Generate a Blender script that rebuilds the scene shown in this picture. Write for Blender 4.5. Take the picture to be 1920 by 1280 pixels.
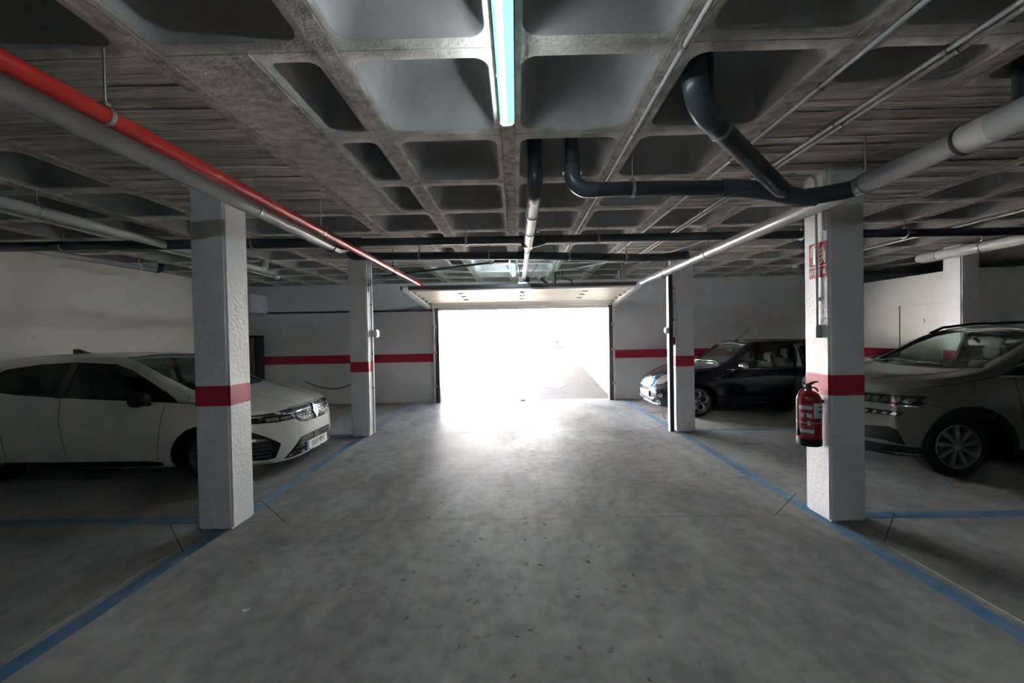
import bpy, bmesh, math, random
from mathutils import Vector, Matrix, geometry
from mathutils.bvhtree import BVHTree
R_ = random.Random(7)
for o in list(bpy.data.objects): bpy.data.objects.remove(o)
S = bpy.context.scene
COL = S.collection
PI = math.pi

# ---------------------------------------------------------------- camera, sky, sun, exposure
CAM_H = 1.56
YAW, PITCH, ROLL, FPX = .0111, .0139, -.0191, 771.1
def cam_axes():
    cy, sy, cp, sp, cr, sr = math.cos(YAW), math.sin(YAW), math.cos(PITCH), math.sin(PITCH), math.cos(ROLL), math.sin(ROLL)
    fwd = Vector((-sy, cy, 0)); right = Vector((cy, sy, 0)); up = Vector((0, 0, 1))
    f2 = fwd*cp - up*sp; u2 = up*cp + fwd*sp
    return right*cr + u2*sr, u2*cr - right*sr, f2
r_, u_, f_ = cam_axes()
cd = bpy.data.cameras.new('camera'); cam = bpy.data.objects.new('camera', cd); COL.objects.link(cam)
cd.sensor_width = 36; cd.lens = FPX/1920*36; cd.clip_start = .02; cd.clip_end = 200
m = Matrix((r_, u_, -f_)).transposed().to_4x4(); m.translation = (0, 0, CAM_H)
cam.matrix_world = m
S.camera = cam
S.view_settings.view_transform = 'Standard'; S.view_settings.look = 'None'
S.view_settings.gamma = 1; S.view_settings.use_curve_mapping = False
S.view_settings.exposure = 4.4
w = bpy.data.worlds.new('sky'); S.world = w; w.use_nodes = True
nt = w.node_tree; nt.nodes.clear()
sky = nt.nodes.new('ShaderNodeTexSky'); sky.sky_type = 'NISHITA'; sky.sun_disc = False
sky.sun_elevation = math.radians(52); sky.sun_rotation = math.radians(140); sky.altitude = 200
bg = nt.nodes.new('ShaderNodeBackground'); bg.inputs['Strength'].default_value = 0.09
wo = nt.nodes.new('ShaderNodeOutputWorld')
nt.links.new(sky.outputs[0], bg.inputs[0]); nt.links.new(bg.outputs[0], wo.inputs[0])
sl = bpy.data.lights.new('sun', 'SUN'); sl.energy = 36; sl.angle = .0093; sl.color = (1, .97, .965)
sun = bpy.data.objects.new('sun', sl); COL.objects.link(sun)
sun.rotation_euler = Vector((-.62, .46, -1)).to_track_quat('-Z', 'Y').to_euler(); sun.location = (20, -10, 30)
cy_ = S.cycles
cy_.max_bounces = 14; cy_.diffuse_bounces = 8; cy_.glossy_bounces = 5; cy_.transparent_max_bounces = 12
cy_.sample_clamp_indirect = 12; cy_.use_denoising = True

# ---------------------------------------------------------------- materials
def mat(name, col, rough=.5, metal=0, col2=None, scale=3, stretch=(1, 1, 1), detail=6, bump=0, bscale=40, lo=.35, hi=.65,
        coat=0, spec=.5, emit=None, estr=0, rough2=None, rnd=0, bstretch=None):
    M = bpy.data.materials.new(name); M.use_nodes = True
    t = M.node_tree; n = t.nodes; b = n['Principled BSDF']
    b.inputs['Base Color'].default_value = (*col, 1); b.inputs['Roughness'].default_value = rough
    b.inputs['Metallic'].default_value = metal; b.inputs['Specular IOR Level'].default_value = spec
    b.inputs['Coat Weight'].default_value = coat; b.inputs['Coat Roughness'].default_value = .05
    if emit: b.inputs['Emission Color'].default_value = (*emit, 1); b.inputs['Emission Strength'].default_value = estr
    tc = n.new('ShaderNodeTexCoord') if (col2 or bump) else None
    out = None
    if col2:
        mp = n.new('ShaderNodeMapping'); mp.inputs['Scale'].default_value = stretch
        ge = n.new('ShaderNodeNewGeometry')
        t.links.new(ge.outputs['Position'], mp.inputs[0])
        nz = n.new('ShaderNodeTexNoise'); nz.inputs['Scale'].default_value = scale; nz.inputs['Detail'].default_value = detail
        nz.inputs['Roughness'].default_value = .6
        t.links.new(mp.outputs[0], nz.inputs['Vector'])
        cr = n.new('ShaderNodeValToRGB'); cr.color_ramp.elements[0].position = lo; cr.color_ramp.elements[1].position = hi
        cr.color_ramp.elements[0].color = (*col, 1); cr.color_ramp.elements[1].color = (*col2, 1)
        t.links.new(nz.outputs['Fac'], cr.inputs[0]); out = cr.outputs[0]
        if rough2 is not None:
            mr = n.new('ShaderNodeMapRange'); mr.inputs['From Min'].default_value = lo; mr.inputs['From Max'].default_value = hi
            mr.inputs['To Min'].default_value = rough; mr.inputs['To Max'].default_value = rough2
            t.links.new(nz.outputs['Fac'], mr.inputs[0]); t.links.new(mr.outputs[0], b.inputs['Roughness'])
        if rnd:
            oi = n.new('ShaderNodeObjectInfo'); hs = n.new('ShaderNodeHueSaturation')
            mr = n.new('ShaderNodeMapRange'); mr.inputs['To Min'].default_value = 1-rnd; mr.inputs['To Max'].default_value = 1+rnd
            t.links.new(oi.outputs['Random'], mr.inputs[0]); t.links.new(mr.outputs[0], hs.inputs['Value'])
            t.links.new(out, hs.inputs['Color']); out = hs.outputs[0]
        t.links.new(out, b.inputs['Base Color'])
    if bump:
        ge = n.new('ShaderNodeNewGeometry'); mp = n.new('ShaderNodeMapping'); mp.inputs['Scale'].default_value = bstretch or (1, 1, 1)
        t.links.new(ge.outputs['Position'], mp.inputs[0])
        nb = n.new('ShaderNodeTexNoise'); nb.inputs['Scale'].default_value = bscale; nb.inputs['Detail'].default_value = 5
        bp = n.new('ShaderNodeBump'); bp.inputs['Strength'].default_value = bump; bp.inputs['Distance'].default_value = .01
        t.links.new(mp.outputs[0], nb.inputs['Vector'])
        t.links.new(nb.outputs['Fac'], bp.inputs['Height']); t.links.new(bp.outputs[0], b.inputs['Normal'])
    return M

MT = {}
MT['paint'] = mat('white_wall_paint', (.755, .765, .785), .6, col2=(.69, .70, .715), scale=1.5, bump=.55, bscale=32)
MT['wallgrey'] = mat('grey_white_wall_paint', (.71, .71, .72), .6, col2=(.635, .635, .645), scale=1.2, bump=.15, bscale=50)
MT['cream'] = mat('cream_wall_paint', (.80, .77, .71), .65, col2=(.73, .70, .64), scale=1.3, bump=.15, bscale=50)
MT['red'] = mat('red_band_paint', (.42, .012, .035), .55, bump=.2, bscale=60)
MT['pipered'] = mat('red_pipe_paint', (.55, .025, .02), .3, coat=.3)
MT['grey'] = mat('grey_pvc', (.42, .43, .44), .26, coat=.3)
MT['lightgrey'] = mat('light_grey_conduit', (.55, .56, .55), .4)
MT['dark'] = mat('dark_grey_pvc', (.045, .052, .062), .34, coat=.25)
MT['teal'] = mat('blue_grey_pvc', (.075, .10, .125), .32, coat=.25)
MT['steel'] = mat('galvanised_steel', (.45, .46, .46), .4, 1)
MT['chrome'] = mat('chrome', (.8, .8, .8), .12, 1)
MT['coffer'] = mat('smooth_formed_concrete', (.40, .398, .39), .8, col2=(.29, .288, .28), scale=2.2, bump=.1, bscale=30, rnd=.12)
MT['rib'] = mat('rough_rib_concrete', (.79, .75, .675), .9, col2=(.44, .415, .37), scale=6, detail=10, bump=.6, bscale=45)
MT['strip'] = mat('rib_core_concrete', (.66, .615, .55), .9, col2=(.30, .275, .245), scale=14, detail=10, bump=.9, bscale=60)
MT['board'] = mat('board_marked_concrete', (.77, .725, .645), .9, col2=(.21, .19, .165), scale=4, stretch=(.5, 9, 1), detail=10, bump=.9, bscale=22, bstretch=(.35, 6, 1), lo=.3, hi=.7, rnd=.3)
MT['panel'] = mat('panel_marked_concrete', (.78, .715, .62), .9, col2=(.40, .365, .315), scale=7, stretch=(1, 2.2, 1), detail=10, bump=.7, bscale=40, rnd=.15)
MT['black'] = mat('black_plastic', (.010, .010, .011), .5, spec=.25)
MT['blackgloss'] = mat('black_gloss', (.006, .006, .007), .12)
MT['rubber'] = mat('tyre_rubber', (.012, .012, .012), .8)
MT['white'] = mat('white_plastic', (.78, .78, .77), .4)
MT['doorcream'] = mat('cream_door_skin', (.74, .70, .60), .45)
MT['darkmetal'] = mat('brown_grey_metal', (.09, .075, .075), .45, .4)
MT['whitemetal'] = mat('white_painted_metal', (.75, .74, .71), .4)
MT['leaf'] = mat('dry_leaf', (.42, .22, .10), .8, col2=(.55, .36, .2), scale=40)
MT['paper'] = mat('pale_scrap', (.7, .68, .6), .8)
MT['blueplate'] = mat('blue_plate_strip', (.12, .12, .42), .4)
MT['inkgrey'] = mat('plate_ink', (.09, .09, .11), .5)
MT['inkpale'] = mat('worn_plate_ink', (.42, .42, .40), .5)
MT['signred'] = mat('sign_red', (.36, .010, .016), .5, spec=.2)
MT['signwhite'] = mat('sign_white', (.75, .78, .74), .45)
MT['stickblue'] = mat('sticker_blue', (.02, .13, .25), .5)
MT['sticker'] = mat('sticker_pale', (.62, .70, .74), .5)
MT['labelpink'] = mat('faded_label_print', (.34, .05, .06), .5)
MT['seat'] = mat('dark_seat_fabric', (.05, .05, .05), .9)
MT['interior'] = mat('dark_car_trim', (.04, .04, .04), .7)
MT['headl'] = mat('lamp_reflector', (.38, .39, .41), .18, .9)
MT['brown'] = mat('brown_slatted_metal', (.27, .235, .22), .6)
MT['darkbrown'] = mat('dark_frame_metal', (.035, .03, .032), .5)
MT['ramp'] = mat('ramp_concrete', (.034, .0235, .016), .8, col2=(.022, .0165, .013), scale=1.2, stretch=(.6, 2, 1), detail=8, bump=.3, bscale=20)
MT['outwall'] = mat('outdoor_rendered_wall', (.55, .52, .42), .8, col2=(.48, .45, .36), scale=.8, bump=.2)
MT['outwhite'] = mat('outdoor_white_wall', (.80, .80, .78), .8)
MT['joint'] = mat('dirty_joint', (.035, .033, .03), .9)
MT['scuff'] = mat('tyre_scuff', (.17, .162, .155), .5, col2=(.25, .24, .23), scale=9, spec=.05)
MT['underfloor'] = mat('dark_base', (.03, .03, .03), 1)
MT['edge'] = mat('pale_joint_edge', (.36, .34, .29), .8)
MT['paintwhite'] = mat('white_car_paint', (.62, .625, .60), .3, coat=.6)
MT['paintgrey'] = mat('grey_car_paint', (.115, .118, .112), .3, coat=.7)
MT['paintnavy'] = mat('near_black_blue_car_paint', (.006, .006, .013), .2, coat=1)
MT['fabric'] = mat('black_fabric_roof', (.008, .008, .009), .85)
MT['alloy'] = mat('silver_alloy', (.5, .5, .5), .3, .9)
MT['alloydark'] = mat('dark_alloy', (.22, .22, .225), .35, .7)
MT['disc'] = mat('brake_disc', (.12, .12, .12), .4, .8)
MT['exred'] = mat('extinguisher_red', (.33, .008, .016), .28, coat=.4)
MT['grilleblock'] = mat('grille_satin_grey', (.05, .05, .052), .4)
MT['hose'] = mat('grey_hose', (.12, .12, .12), .6)

def floor_mat():
    M = bpy.data.materials.new('power_floated_concrete'); M.use_nodes = True
    t = M.node_tree; n = t.nodes; b = n['Principled BSDF']; L = t.links.new
    b.inputs['Specular IOR Level'].default_value = .005
    ge = n.new('ShaderNodeNewGeometry'); pos = ge.outputs['Position']
    def noise(sc, det=6, st=(1, 1, 1), dist=0):
        mp = n.new('ShaderNodeMapping'); mp.inputs['Scale'].default_value = st; L(pos, mp.inputs[0])
        z = n.new('ShaderNodeTexNoise'); z.inputs['Scale'].default_value = sc; z.inputs['Detail'].default_value = det
        z.inputs['Roughness'].default_value = .62; z.inputs['Distortion'].default_value = dist
        L(mp.outputs[0], z.inputs['Vector']); return z.outputs['Fac']
    def ramp(f, a, c, ca, cb):
        r = n.new('ShaderNodeValToRGB'); e = r.color_ramp.elements
        e[0].position = a; e[1].position = c; e[0].color = (*ca, 1); e[1].color = (*cb, 1); L(f, r.inputs[0]); return r.outputs[0]
    def mul(a, c, f=1.0):
        x = n.new('ShaderNodeMix'); x.data_type = 'RGBA'; x.blend_type = 'MULTIPLY'; x.inputs['Factor'].default_value = f
        L(a, x.inputs['A']); L(c, x.inputs['B']); return x.outputs['Result']
    c = ramp(noise(.55, 8, (1, .8, 1), .6), .33, .68, (.235, .23, .223), (.43, .422, .41))
    c = mul(c, ramp(noise(2.6, 9, (1, .5, 1), .3), .3, .62, (.66, .66, .66), (1, 1, 1)), .8)
    c = mul(c, ramp(noise(9, 10, (1, 1, 1)), .3, .6, (.68, .68, .68), (1, 1, 1)), .8)
    c = mul(c, ramp(noise(3, 6, (5, .35, 1)), .3, .5, (.85, .85, .85), (1, 1, 1)), .6)
    # dark drip spots, thick along the driving line only
    sx = n.new('ShaderNodeSeparateXYZ'); L(pos, sx.inputs[0])
    ab = n.new('ShaderNodeMath'); ab.operation = 'ABSOLUTE'; L(sx.outputs['X'], ab.inputs[0])
    lane = n.new('ShaderNodeMapRange'); lane.inputs['From Min'].default_value = .55; lane.inputs['From Max'].default_value = 1.5
    lane.inputs['To Min'].default_value = 1; lane.inputs['To Max'].default_value = 0; L(ab.outputs[0], lane.inputs[0])
    vo = n.new('ShaderNodeTexVoronoi'); vo.inputs['Scale'].default_value = 13; vo.inputs['Randomness'].default_value = 1; 
    dn = n.new('ShaderNodeTexNoise'); dn.inputs['Scale'].default_value = 22; dn.inputs['Detail'].default_value = 4; L(pos, dn.inputs['Vector'])
    dm = n.new('ShaderNodeMix'); dm.data_type = 'VECTOR'; dm.inputs['Factor'].default_value = .09; L(pos, dm.inputs['A']); L(dn.outputs['Color'], dm.inputs['B']); L(dm.outputs['Result'], vo.inputs['Vector'])
    sp = n.new('ShaderNodeMapRange'); sp.inputs['From Min'].default_value = .12; sp.inputs['From Max'].default_value = .26
    sp.inputs['To Min'].default_value = 1; sp.inputs['To Max'].default_value = 0; L(vo.outputs['Distance'], sp.inputs[0])
    pick = n.new('ShaderNodeMapRange'); pick.inputs['From Min'].default_value = .5; pick.inputs['From Max'].default_value = .62
    L(noise(5, 3), pick.inputs[0])
    m1 = n.new('ShaderNodeMath'); m1.operation = 'MULTIPLY'; L(sp.outputs[0], m1.inputs[0]); L(pick.outputs[0], m1.inputs[1])
    m2 = n.new('ShaderNodeMath'); m2.operation = 'MULTIPLY'; L(m1.outputs[0], m2.inputs[0]); L(lane.outputs[0], m2.inputs[1])
    m3 = n.new('ShaderNodeMath'); m3.operation = 'MULTIPLY'; L(m2.outputs[0], m3.inputs[0]); m3.inputs[1].default_value = .85
    x = n.new('ShaderNodeMix'); x.data_type = 'RGBA'; L(m3.outputs[0], x.inputs['Factor']); L(c, x.inputs['A']); x.inputs['B'].default_value = (.06, .058, .06, 1)
    L(x.outputs['Result'], b.inputs['Base Color'])
    rr = n.new('ShaderNodeMapRange'); rr.inputs['From Min'].default_value = .3; rr.inputs['From Max'].default_value = .7
    rr.inputs['To Min'].default_value = .30; rr.inputs['To Max'].default_value = .50; L(noise(1.4, 8, (1, .4, 1)), rr.inputs[0])
    ad = n.new('ShaderNodeMath'); L(rr.outputs[0], ad.inputs[0]); L(m3.outputs[0], ad.inputs[1])
    L(ad.outputs[0], b.inputs['Roughness'])
    bp = n.new('ShaderNodeBump'); bp.inputs['Strength'].default_value = .12; bp.inputs['Distance'].default_value = .004
    L(noise(30, 6), bp.inputs['Height']); L(bp.outputs[0], b.inputs['Normal'])
    return M
MT['floor'] = floor_mat()

def worn_blue():
    M = bpy.data.materials.new('worn_blue_line_paint'); M.use_nodes = True
    t = M.node_tree; n = t.nodes; b = n['Principled BSDF']; L = t.links.new
    ge = n.new('ShaderNodeNewGeometry'); z = n.new('ShaderNodeTexNoise'); z.inputs['Scale'].default_value = 5; z.inputs['Detail'].default_value = 9
    L(ge.outputs['Position'], z.inputs['Vector'])
    r = n.new('ShaderNodeValToRGB'); e = r.color_ramp.elements; e[0].position = .34; e[1].position = .72
    e[0].color = (.05, .15, .28, 1); e[1].color = (.15, .235, .33, 1); L(z.outputs['Fac'], r.inputs[0]); L(r.outputs[0], b.inputs['Base Color'])
    b.inputs['Roughness'].default_value = .5
    return M
MT['blue'] = worn_blue()

def glass(name, tint, gloss=.06):
    M = bpy.data.materials.new(name); M.use_nodes = True
    t = M.node_tree; n = t.nodes; n.clear(); L = t.links.new
    o = n.new('ShaderNodeOutputMaterial'); tr = n.new('ShaderNodeBsdfTransparent'); tr.inputs[0].default_value = (*tint, 1)
    gl = n.new('ShaderNodeBsdfGlossy'); gl.inputs['Roughness'].default_value = .03; gl.inputs[0].default_value = (.9, .95, .92, 1)
    fr = n.new('ShaderNodeLayerWeight'); fr.inputs[0].default_value = .5
    pw = n.new('ShaderNodeMath'); pw.operation = 'POWER'; pw.inputs[1].default_value = 4.5; L(fr.outputs['Facing'], pw.inputs[0])
    ad = n.new('ShaderNodeMath'); ad.operation = 'MULTIPLY_ADD'; ad.inputs[1].default_value = .6; ad.inputs[2].default_value = gloss-.03; L(pw.outputs[0], ad.inputs[0])
    mx = n.new('ShaderNodeMixShader'); L(ad.outputs[0], mx.inputs[0]); L(tr.outputs[0], mx.inputs[1]); L(gl.outputs[0], mx.inputs[2]); L(mx.outputs[0], o.inputs[0])
    return M
MT['glass'] = glass('car_glass', (.86, .905, .87))
MT['tint'] = glass('dark_car_glass', (.36, .41, .39))
MT['lens'] = glass('clear_lens', (.85, .87, .87))

def emis(name, col, s):
    M = bpy.data.materials.new(name); M.use_nodes = True
    n = M.node_tree.nodes; n.clear(); o = n.new('ShaderNodeOutputMaterial'); e = n.new('ShaderNodeEmission')
    e.inputs[0].default_value = (*col, 1); e.inputs[1].default_value = s; M.node_tree.links.new(e.outputs[0], o.inputs[0]); return M
MT['tube'] = emis('lit_tube', (.84, .95, 1), 2.9)
MT['tube2'] = emis('lit_white_tube', (.70, .92, 1), 8)
MT['diffuser'] = emis('lit_cyan_diffuser', (.36, .86, 1.0), .075)

# ---------------------------------------------------------------- mesh helpers
class G:
    def __init__(s): s.v = []; s.f = []; s.m = []
    def add(s, vs, fs, mi=0):
        k = len(s.v); s.v += [tuple(v) for v in vs]; s.f += [tuple(i+k for i in f) for f in fs]; s.m += [mi]*len(fs); return s
    def box(s, x0, x1, y0, y1, z0, z1, mi=0, ch=0):
        if ch:
            b = bmesh.new(); bmesh.ops.create_cube(b, size=1)
            for v in b.verts: v.co = ((x0+x1)/2+v.co.x*(x1-x0), (y0+y1)/2+v.co.y*(y1-y0), (z0+z1)/2+v.co.z*(z1-z0))
            bmesh.ops.bevel(b, geom=b.edges[:], offset=ch, segments=2, affect='EDGES')
            b.verts.ensure_lookup_table()
            for i, v in enumerate(b.verts): v.index = i
            s.add([v.co[:] for v in b.verts], [[v.index for v in f.verts] for f in b.faces], mi); b.free(); return s
        vs = [(x0, y0, z0), (x1, y0, z0), (x1, y1, z0), (x0, y1, z0), (x0, y0, z1), (x1, y0, z1), (x1, y1, z1), (x0, y1, z1)]
        return s.add(vs, [(0, 3, 2, 1), (4, 5, 6, 7), (0, 1, 5, 4), (1, 2, 6, 5), (2, 3, 7, 6), (3, 0, 4, 7)], mi)
    def sweep(s, pts, r, n=18, mi=0, cap=True, flat=None):
        pts = [Vector(p) for p in pts]; rings = []
        rs = r if isinstance(r, (list, tuple)) else [r]*len(pts)
        t0 = (pts[1]-pts[0]).normalized(); a = Vector((0, 0, 1)) if abs(t0.z) < .9 else Vector((1, 0, 0))
        u = t0.cross(a).normalized()
        for i, p in enumerate(pts):
            t = (pts[min(i+1, len(pts)-1)]-pts[max(i-1, 0)]).normalized()
            u = (u-t*u.dot(t)).normalized(); w_ = t.cross(u)
            rings.append([p+(u*math.cos(2*PI*j/n)+w_*math.sin(2*PI*j/n))*rs[i] for j in range(n)])
        vs = [q for rg in rings for q in rg]; fs = []
        for i in range(len(pts)-1):
            for j in range(n): fs.append((i*n+j, i*n+(j+1) % n, (i+1)*n+(j+1) % n, (i+1)*n+j))
        if cap: fs += [tuple(reversed(range(n))), tuple((len(pts)-1)*n+j for j in range(n))]
        return s.add(vs, fs, mi)
    def lathe(s, prof, c=(0, 0, 0), axis='z', n=28, mi=0, cap=True):
        vs = []; fs = []
        for (r, h) in prof:
            for j in range(n):
                a = 2*PI*j/n; x, y = r*math.cos(a), r*math.sin(a)
                q = (x, y, h) if axis == 'z' else ((x, h, y) if axis == 'y' else (h, x, y))
                vs.append((c[0]+q[0], c[1]+q[1], c[2]+q[2]))
        for i in range(len(prof)-1):
            for j in range(n): fs.append((i*n+j, i*n+(j+1) % n, (i+1)*n+(j+1) % n, (i+1)*n+j))
        if cap: fs += [tuple(range(n)), tuple((len(prof)-1)*n+j for j in range(n))]
        return s.add(vs, fs, mi)
    def prism(s, poly, a, b, axis='z', mi=0):
        def q(p, h): return {'z': (p[0], p[1], h), 'y': (p[0], h, p[1]), 'x': (h, p[0], p[1])}[axis]
        n = len(poly)
        return s.add([q(p, a) for p in poly]+[q(p, b) for p in poly],
                     [tuple(range(n)), tuple(n+i for i in range(n))]+[(i, (i+1) % n, n+(i+1) % n, n+i) for i in range(n)], mi)
    def mesh(s, name, mats, off=(0, 0, 0), sharp=35, recalc=True):
        me = bpy.data.meshes.new(name)
        me.from_pydata([(v[0]-off[0], v[1]-off[1], v[2]-off[2]) for v in s.v], [], s.f)
        for mm in mats: me.materials.append(mm)
        me.polygons.foreach_set('material_index', s.m)
        if recalc:
            b = bmesh.new(); b.from_mesh(me); bmesh.ops.recalc_face_normals(b, faces=b.faces[:]); b.to_mesh(me); b.free()
        me.shade_smooth(); me.set_sharp_from_angle(angle=math.radians(sharp))
        return me

def link(name, data, parent=None):
    o = bpy.data.objects.new(name, data); COL.objects.link(o)
    if parent: o.parent = parent
    return o
def tag(o, label, cat=None, group=None, kind=None):
    if label: o['label'] = label
    if cat: o['category'] = cat
    if group: o['group'] = group
    if kind: o['kind'] = kind
    return o
class T:
    """a thing: an Empty at loc, parts given in world coordinates"""
    def __init__(s, name, label, cat, loc=(0, 0, 0), rz=0, group=None, local=False, kind=None):
        s.o = link(name, None); s.o.empty_display_size = .1
        s.o.location = loc; s.o.rotation_euler = (0, 0, rz); tag(s.o, label, cat, group, kind); s.off = (0, 0, 0) if local else loc
    def part(s, name, g, mats, label=None, parent=None, sharp=35):
        if not isinstance(mats, (list, tuple)): mats = [mats]
        o = link(name, g.mesh(name, mats, s.off, sharp) if isinstance(g, G) else g, parent or s.o)
        if label: o['label'] = label
        return o
def struct(name, g, mats, label=None, parent=None):
    if not isinstance(mats, (list, tuple)): mats = [mats]
    o = link(name, g.mesh(name, mats), parent)
    if not parent: o['kind'] = 'structure'
    if label: o['label'] = label
    return o
def text_geo(s, size, depth=.001, align='CENTER'):
    c = bpy.data.curves.new('lettering', 'FONT'); c.body = s; c.size = size; c.extrude = depth; c.align_x = align; c.align_y = 'CENTER'
    o = bpy.data.objects.new('lettering', c); COL.objects.link(o)
    bpy.context.view_layer.update()
    me = bpy.data.meshes.new_from_object(o.evaluated_get(bpy.context.evaluated_depsgraph_get()))
    vs = [v.co[:] for v in me.vertices]; fs = [tuple(p.vertices) for p in me.polygons]
    bpy.data.objects.remove(o); bpy.data.meshes.remove(me)
    return vs, fs
def text_on(s, size, org, ux, uz, sx=1, sz=1, depth=.001):
    vs, fs = text_geo(s, size, depth); ux = Vector(ux); uz = Vector(uz); nn = ux.cross(uz); g = G()
    g.add([tuple(Vector(org)+ux*v[0]*sx+uz*v[1]*sz+nn*v[2]) for v in vs], fs); return g
# ---------------------------------------------------------------- setting: floor
CZ = 2.854
g = G().box(-6.8, 11, -12, 9.86, -.3, -.018)
floor = struct('floor', g, MT['underfloor'], 'grey power-floated concrete garage floor with drip marks')
XC = [-6.6, -2.56, 2.61, 11.0]; YC = [-12.0, .34, 3.485, 6.635, 9.86]
for i in range(3):
    for j in range(4):
        h = .003
        g = G().box(XC[i]+h, XC[i+1]-h, YC[j]+h, YC[j+1]-h, -.03, 0)
        struct('floor_slab', g, MT['floor'], parent=floor)
def strip_floor(name, pts, wd, mt, z0=.0002, z1=.0014):
    g = G(); a, b = Vector((*pts[0], 0)), Vector((*pts[1], 0)); t = (b-a).normalized(); nn = Vector((-t.y, t.x, 0))*wd/2
    vs = [(p.x, p.y, z) for z in (z0, z1) for p in (a-nn, b-nn, b+nn, a+nn)]
    g.add(vs, [(0, 3, 2, 1), (4, 5, 6, 7), (0, 1, 5, 4), (1, 2, 6, 5), (2, 3, 7, 6), (3, 0, 4, 7)])
    return struct(name, g, mt, parent=floor)
for a, b in (((-2.475, -12), (-2.475, 9.85)), ((2.515, -12), (2.515, 9.85)), ((-6.5, 3.555), (-2.53, 3.555)), ((2.57, 3.455), (7.4, 3.455)),
             ((2.57, 6.56), (6.9, 6.56)), ((-6.5, 6.56), (-2.53, 6.56))):
    strip_floor('line_marking', (a, b), .11, MT['blue'])
for cx in (-2.51, 2.655):
    for cy in (3.48, 6.63):
        for sx, sy in ((-1, -1), (1, -1), (1, 1), (-1, 1)):
            if sy < 0 and sx*cx < 0: continue
            strip_floor('joint', ((cx+sx*.5, cy), (cx, cy+sy*.47)), .007, MT['joint'], .0015, .0022)
for i in range(7):                       # tyre scuffs curving out of the aisle
    for a, b in (((1.45, 5.3), (1.52, 4.4)), ((1.52, 4.4), (1.66, 3.7))):
        strip_floor('tyre_mark', ((a[0]+.045*i-.1, a[1]+.05*i), (b[0]+.05*i-.1, b[1]+.05*i)), .018, MT['scuff'], .0002, .0006)
    strip_floor('tyre_mark', ((-1.30+.05*i, 5.5), (-1.27+.05*i, 4.9)), .016, MT['scuff'], .0002, .0006)
for x in (-2.585, 2.64): strip_floor('joint_edge', ((x, -5), (x, 2.95)), .012, MT['edge'], 0, .003)

# ---------------------------------------------------------------- ceiling
X0, Y0, D = -.03, 1.862, .80
ceil = struct('ceiling', G().box(-6.8, 11, -12, 10.1, 3.15, 3.4), MT['rib'], 'raw concrete waffle ceiling of square coffers and board-marked solid panels')
def coffer_mesh(wx, wy):
    """one formwork pan: flange with a rounded opening and a sloping shell; origin at the module centre on the soffit"""
    g = G(); K = 6
    hx, hy = wx/2-.0475, wy/2-.0025              # flange
    ox, oy = wx/2-.078, wy/2-.066                # opening
    rc = min(.075, ox*.45)
    def loop(ix, rc_):
        ax, ay = ox-ix, oy-ix; pts = []
        for q, (sx, sy) in enumerate(((1, 1), (-1, 1), (-1, -1), (1, -1))):
            for k in range(K+1):
                a = PI/2*q+PI/2*k/K; pts.append((sx*(ax-rc_)+rc_*math.cos(a), sy*(ay-rc_)+rc_*math.sin(a)))
        return pts
    base = loop(0, rc); outer = []
    n = len(base)
    for i, (x, y) in enumerate(base):
        q = i//(K+1); k = i % (K+1); sx, sy = ((1, 1), (-1, 1), (-1, -1), (1, -1))[q]
        f = k/K
        if q % 2 == 0: outer.append((sx*hx, y if False else (sy*(oy-rc)+(hy-(oy-rc))*sy*min(1, 2*f))) if f <= .5 else (sx*((ox-rc)+(hx-(ox-rc))*min(1, 2-2*f)), sy*hy))
        else: outer.append((sx*((ox-rc)+(hx-(ox-rc))*min(1, 2*f)), sy*hy) if f <= .5 else (sx*hx, sy*((oy-rc)+(hy-(oy-rc))*min(1, 2-2*f))))
    s_ = min(1, ox/.32)
    lev = [(0, 0, rc), (.004, .004, rc), (.014, .022, rc), (.045*s_, .12, rc*1.05), (.075*s_, .20, rc*1.1), (.10*s_, .245, rc*1.1), (.14*s_, .27, rc), (.2*s_, .28, rc*.7)]
    vs = [(x, y, 0) for x, y in outer]
    for ix, z, r in lev: vs += [(x, y, z) for x, y in loop(ix, min(r, (ox-ix)*.8, (oy-ix)*.8))]
    fs = []; mi = []
    for L in range(len(lev)):
        for i in range(n):
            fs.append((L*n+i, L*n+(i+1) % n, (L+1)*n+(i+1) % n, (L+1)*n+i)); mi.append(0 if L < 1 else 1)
    fs.append(tuple(len(lev)*n+i for i in range(n))); mi.append(1)
    # outside skirt so the pan is a solid edge at the joints
    k = len(vs); vs += [(x, y, .05) for x, y in outer]
    for i in range(n): fs.append((i, k+i, k+(i+1) % n, (i+1) % n)); mi.append(0)
    g.v = vs; g.f = fs; g.m = mi
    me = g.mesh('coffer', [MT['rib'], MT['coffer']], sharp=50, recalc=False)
    b = bmesh.new(); b.from_mesh(me); bmesh.ops.recalc_face_normals(b, faces=b.faces[:])
    # make the room side the front
    b.normal_update(); up = [f for f in b.faces if len(f.verts) > 8][0]
    if up.normal.z > 0: bmesh.ops.reverse_faces(b, faces=b.faces[:])
    b.to_mesh(me); b.free(); me.shade_smooth(); me.set_sharp_from_angle(angle=math.radians(50))
    return me
CM = {'full': coffer_mesh(D, D), 'hx': coffer_mesh(D/2, D), 'hy': coffer_mesh(D, D/2)}
def coffer(kind, x, y):
    o = link('coffer', CM[kind], ceil); o.location = (x, y, CZ+R_.uniform(-.002, .002))
rows = {'L': [(0, 3), (4, 7)], 'R': [(0, 3), (4, 7)], 'F': [(4, 7)]}
def inside(k, j):
    for a, b in rows['L']:
        if a <= j < b and -4 <= k <= -2: return 'L', j == a
    for a, b in rows['R']:
        if a <= j < b and 2 <= k <= 4: return 'R', j == a
    for a, b in rows['F']:
        if a <= j < b and 8 <= k <= 9: return 'R', j == a
    return None, False
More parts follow.
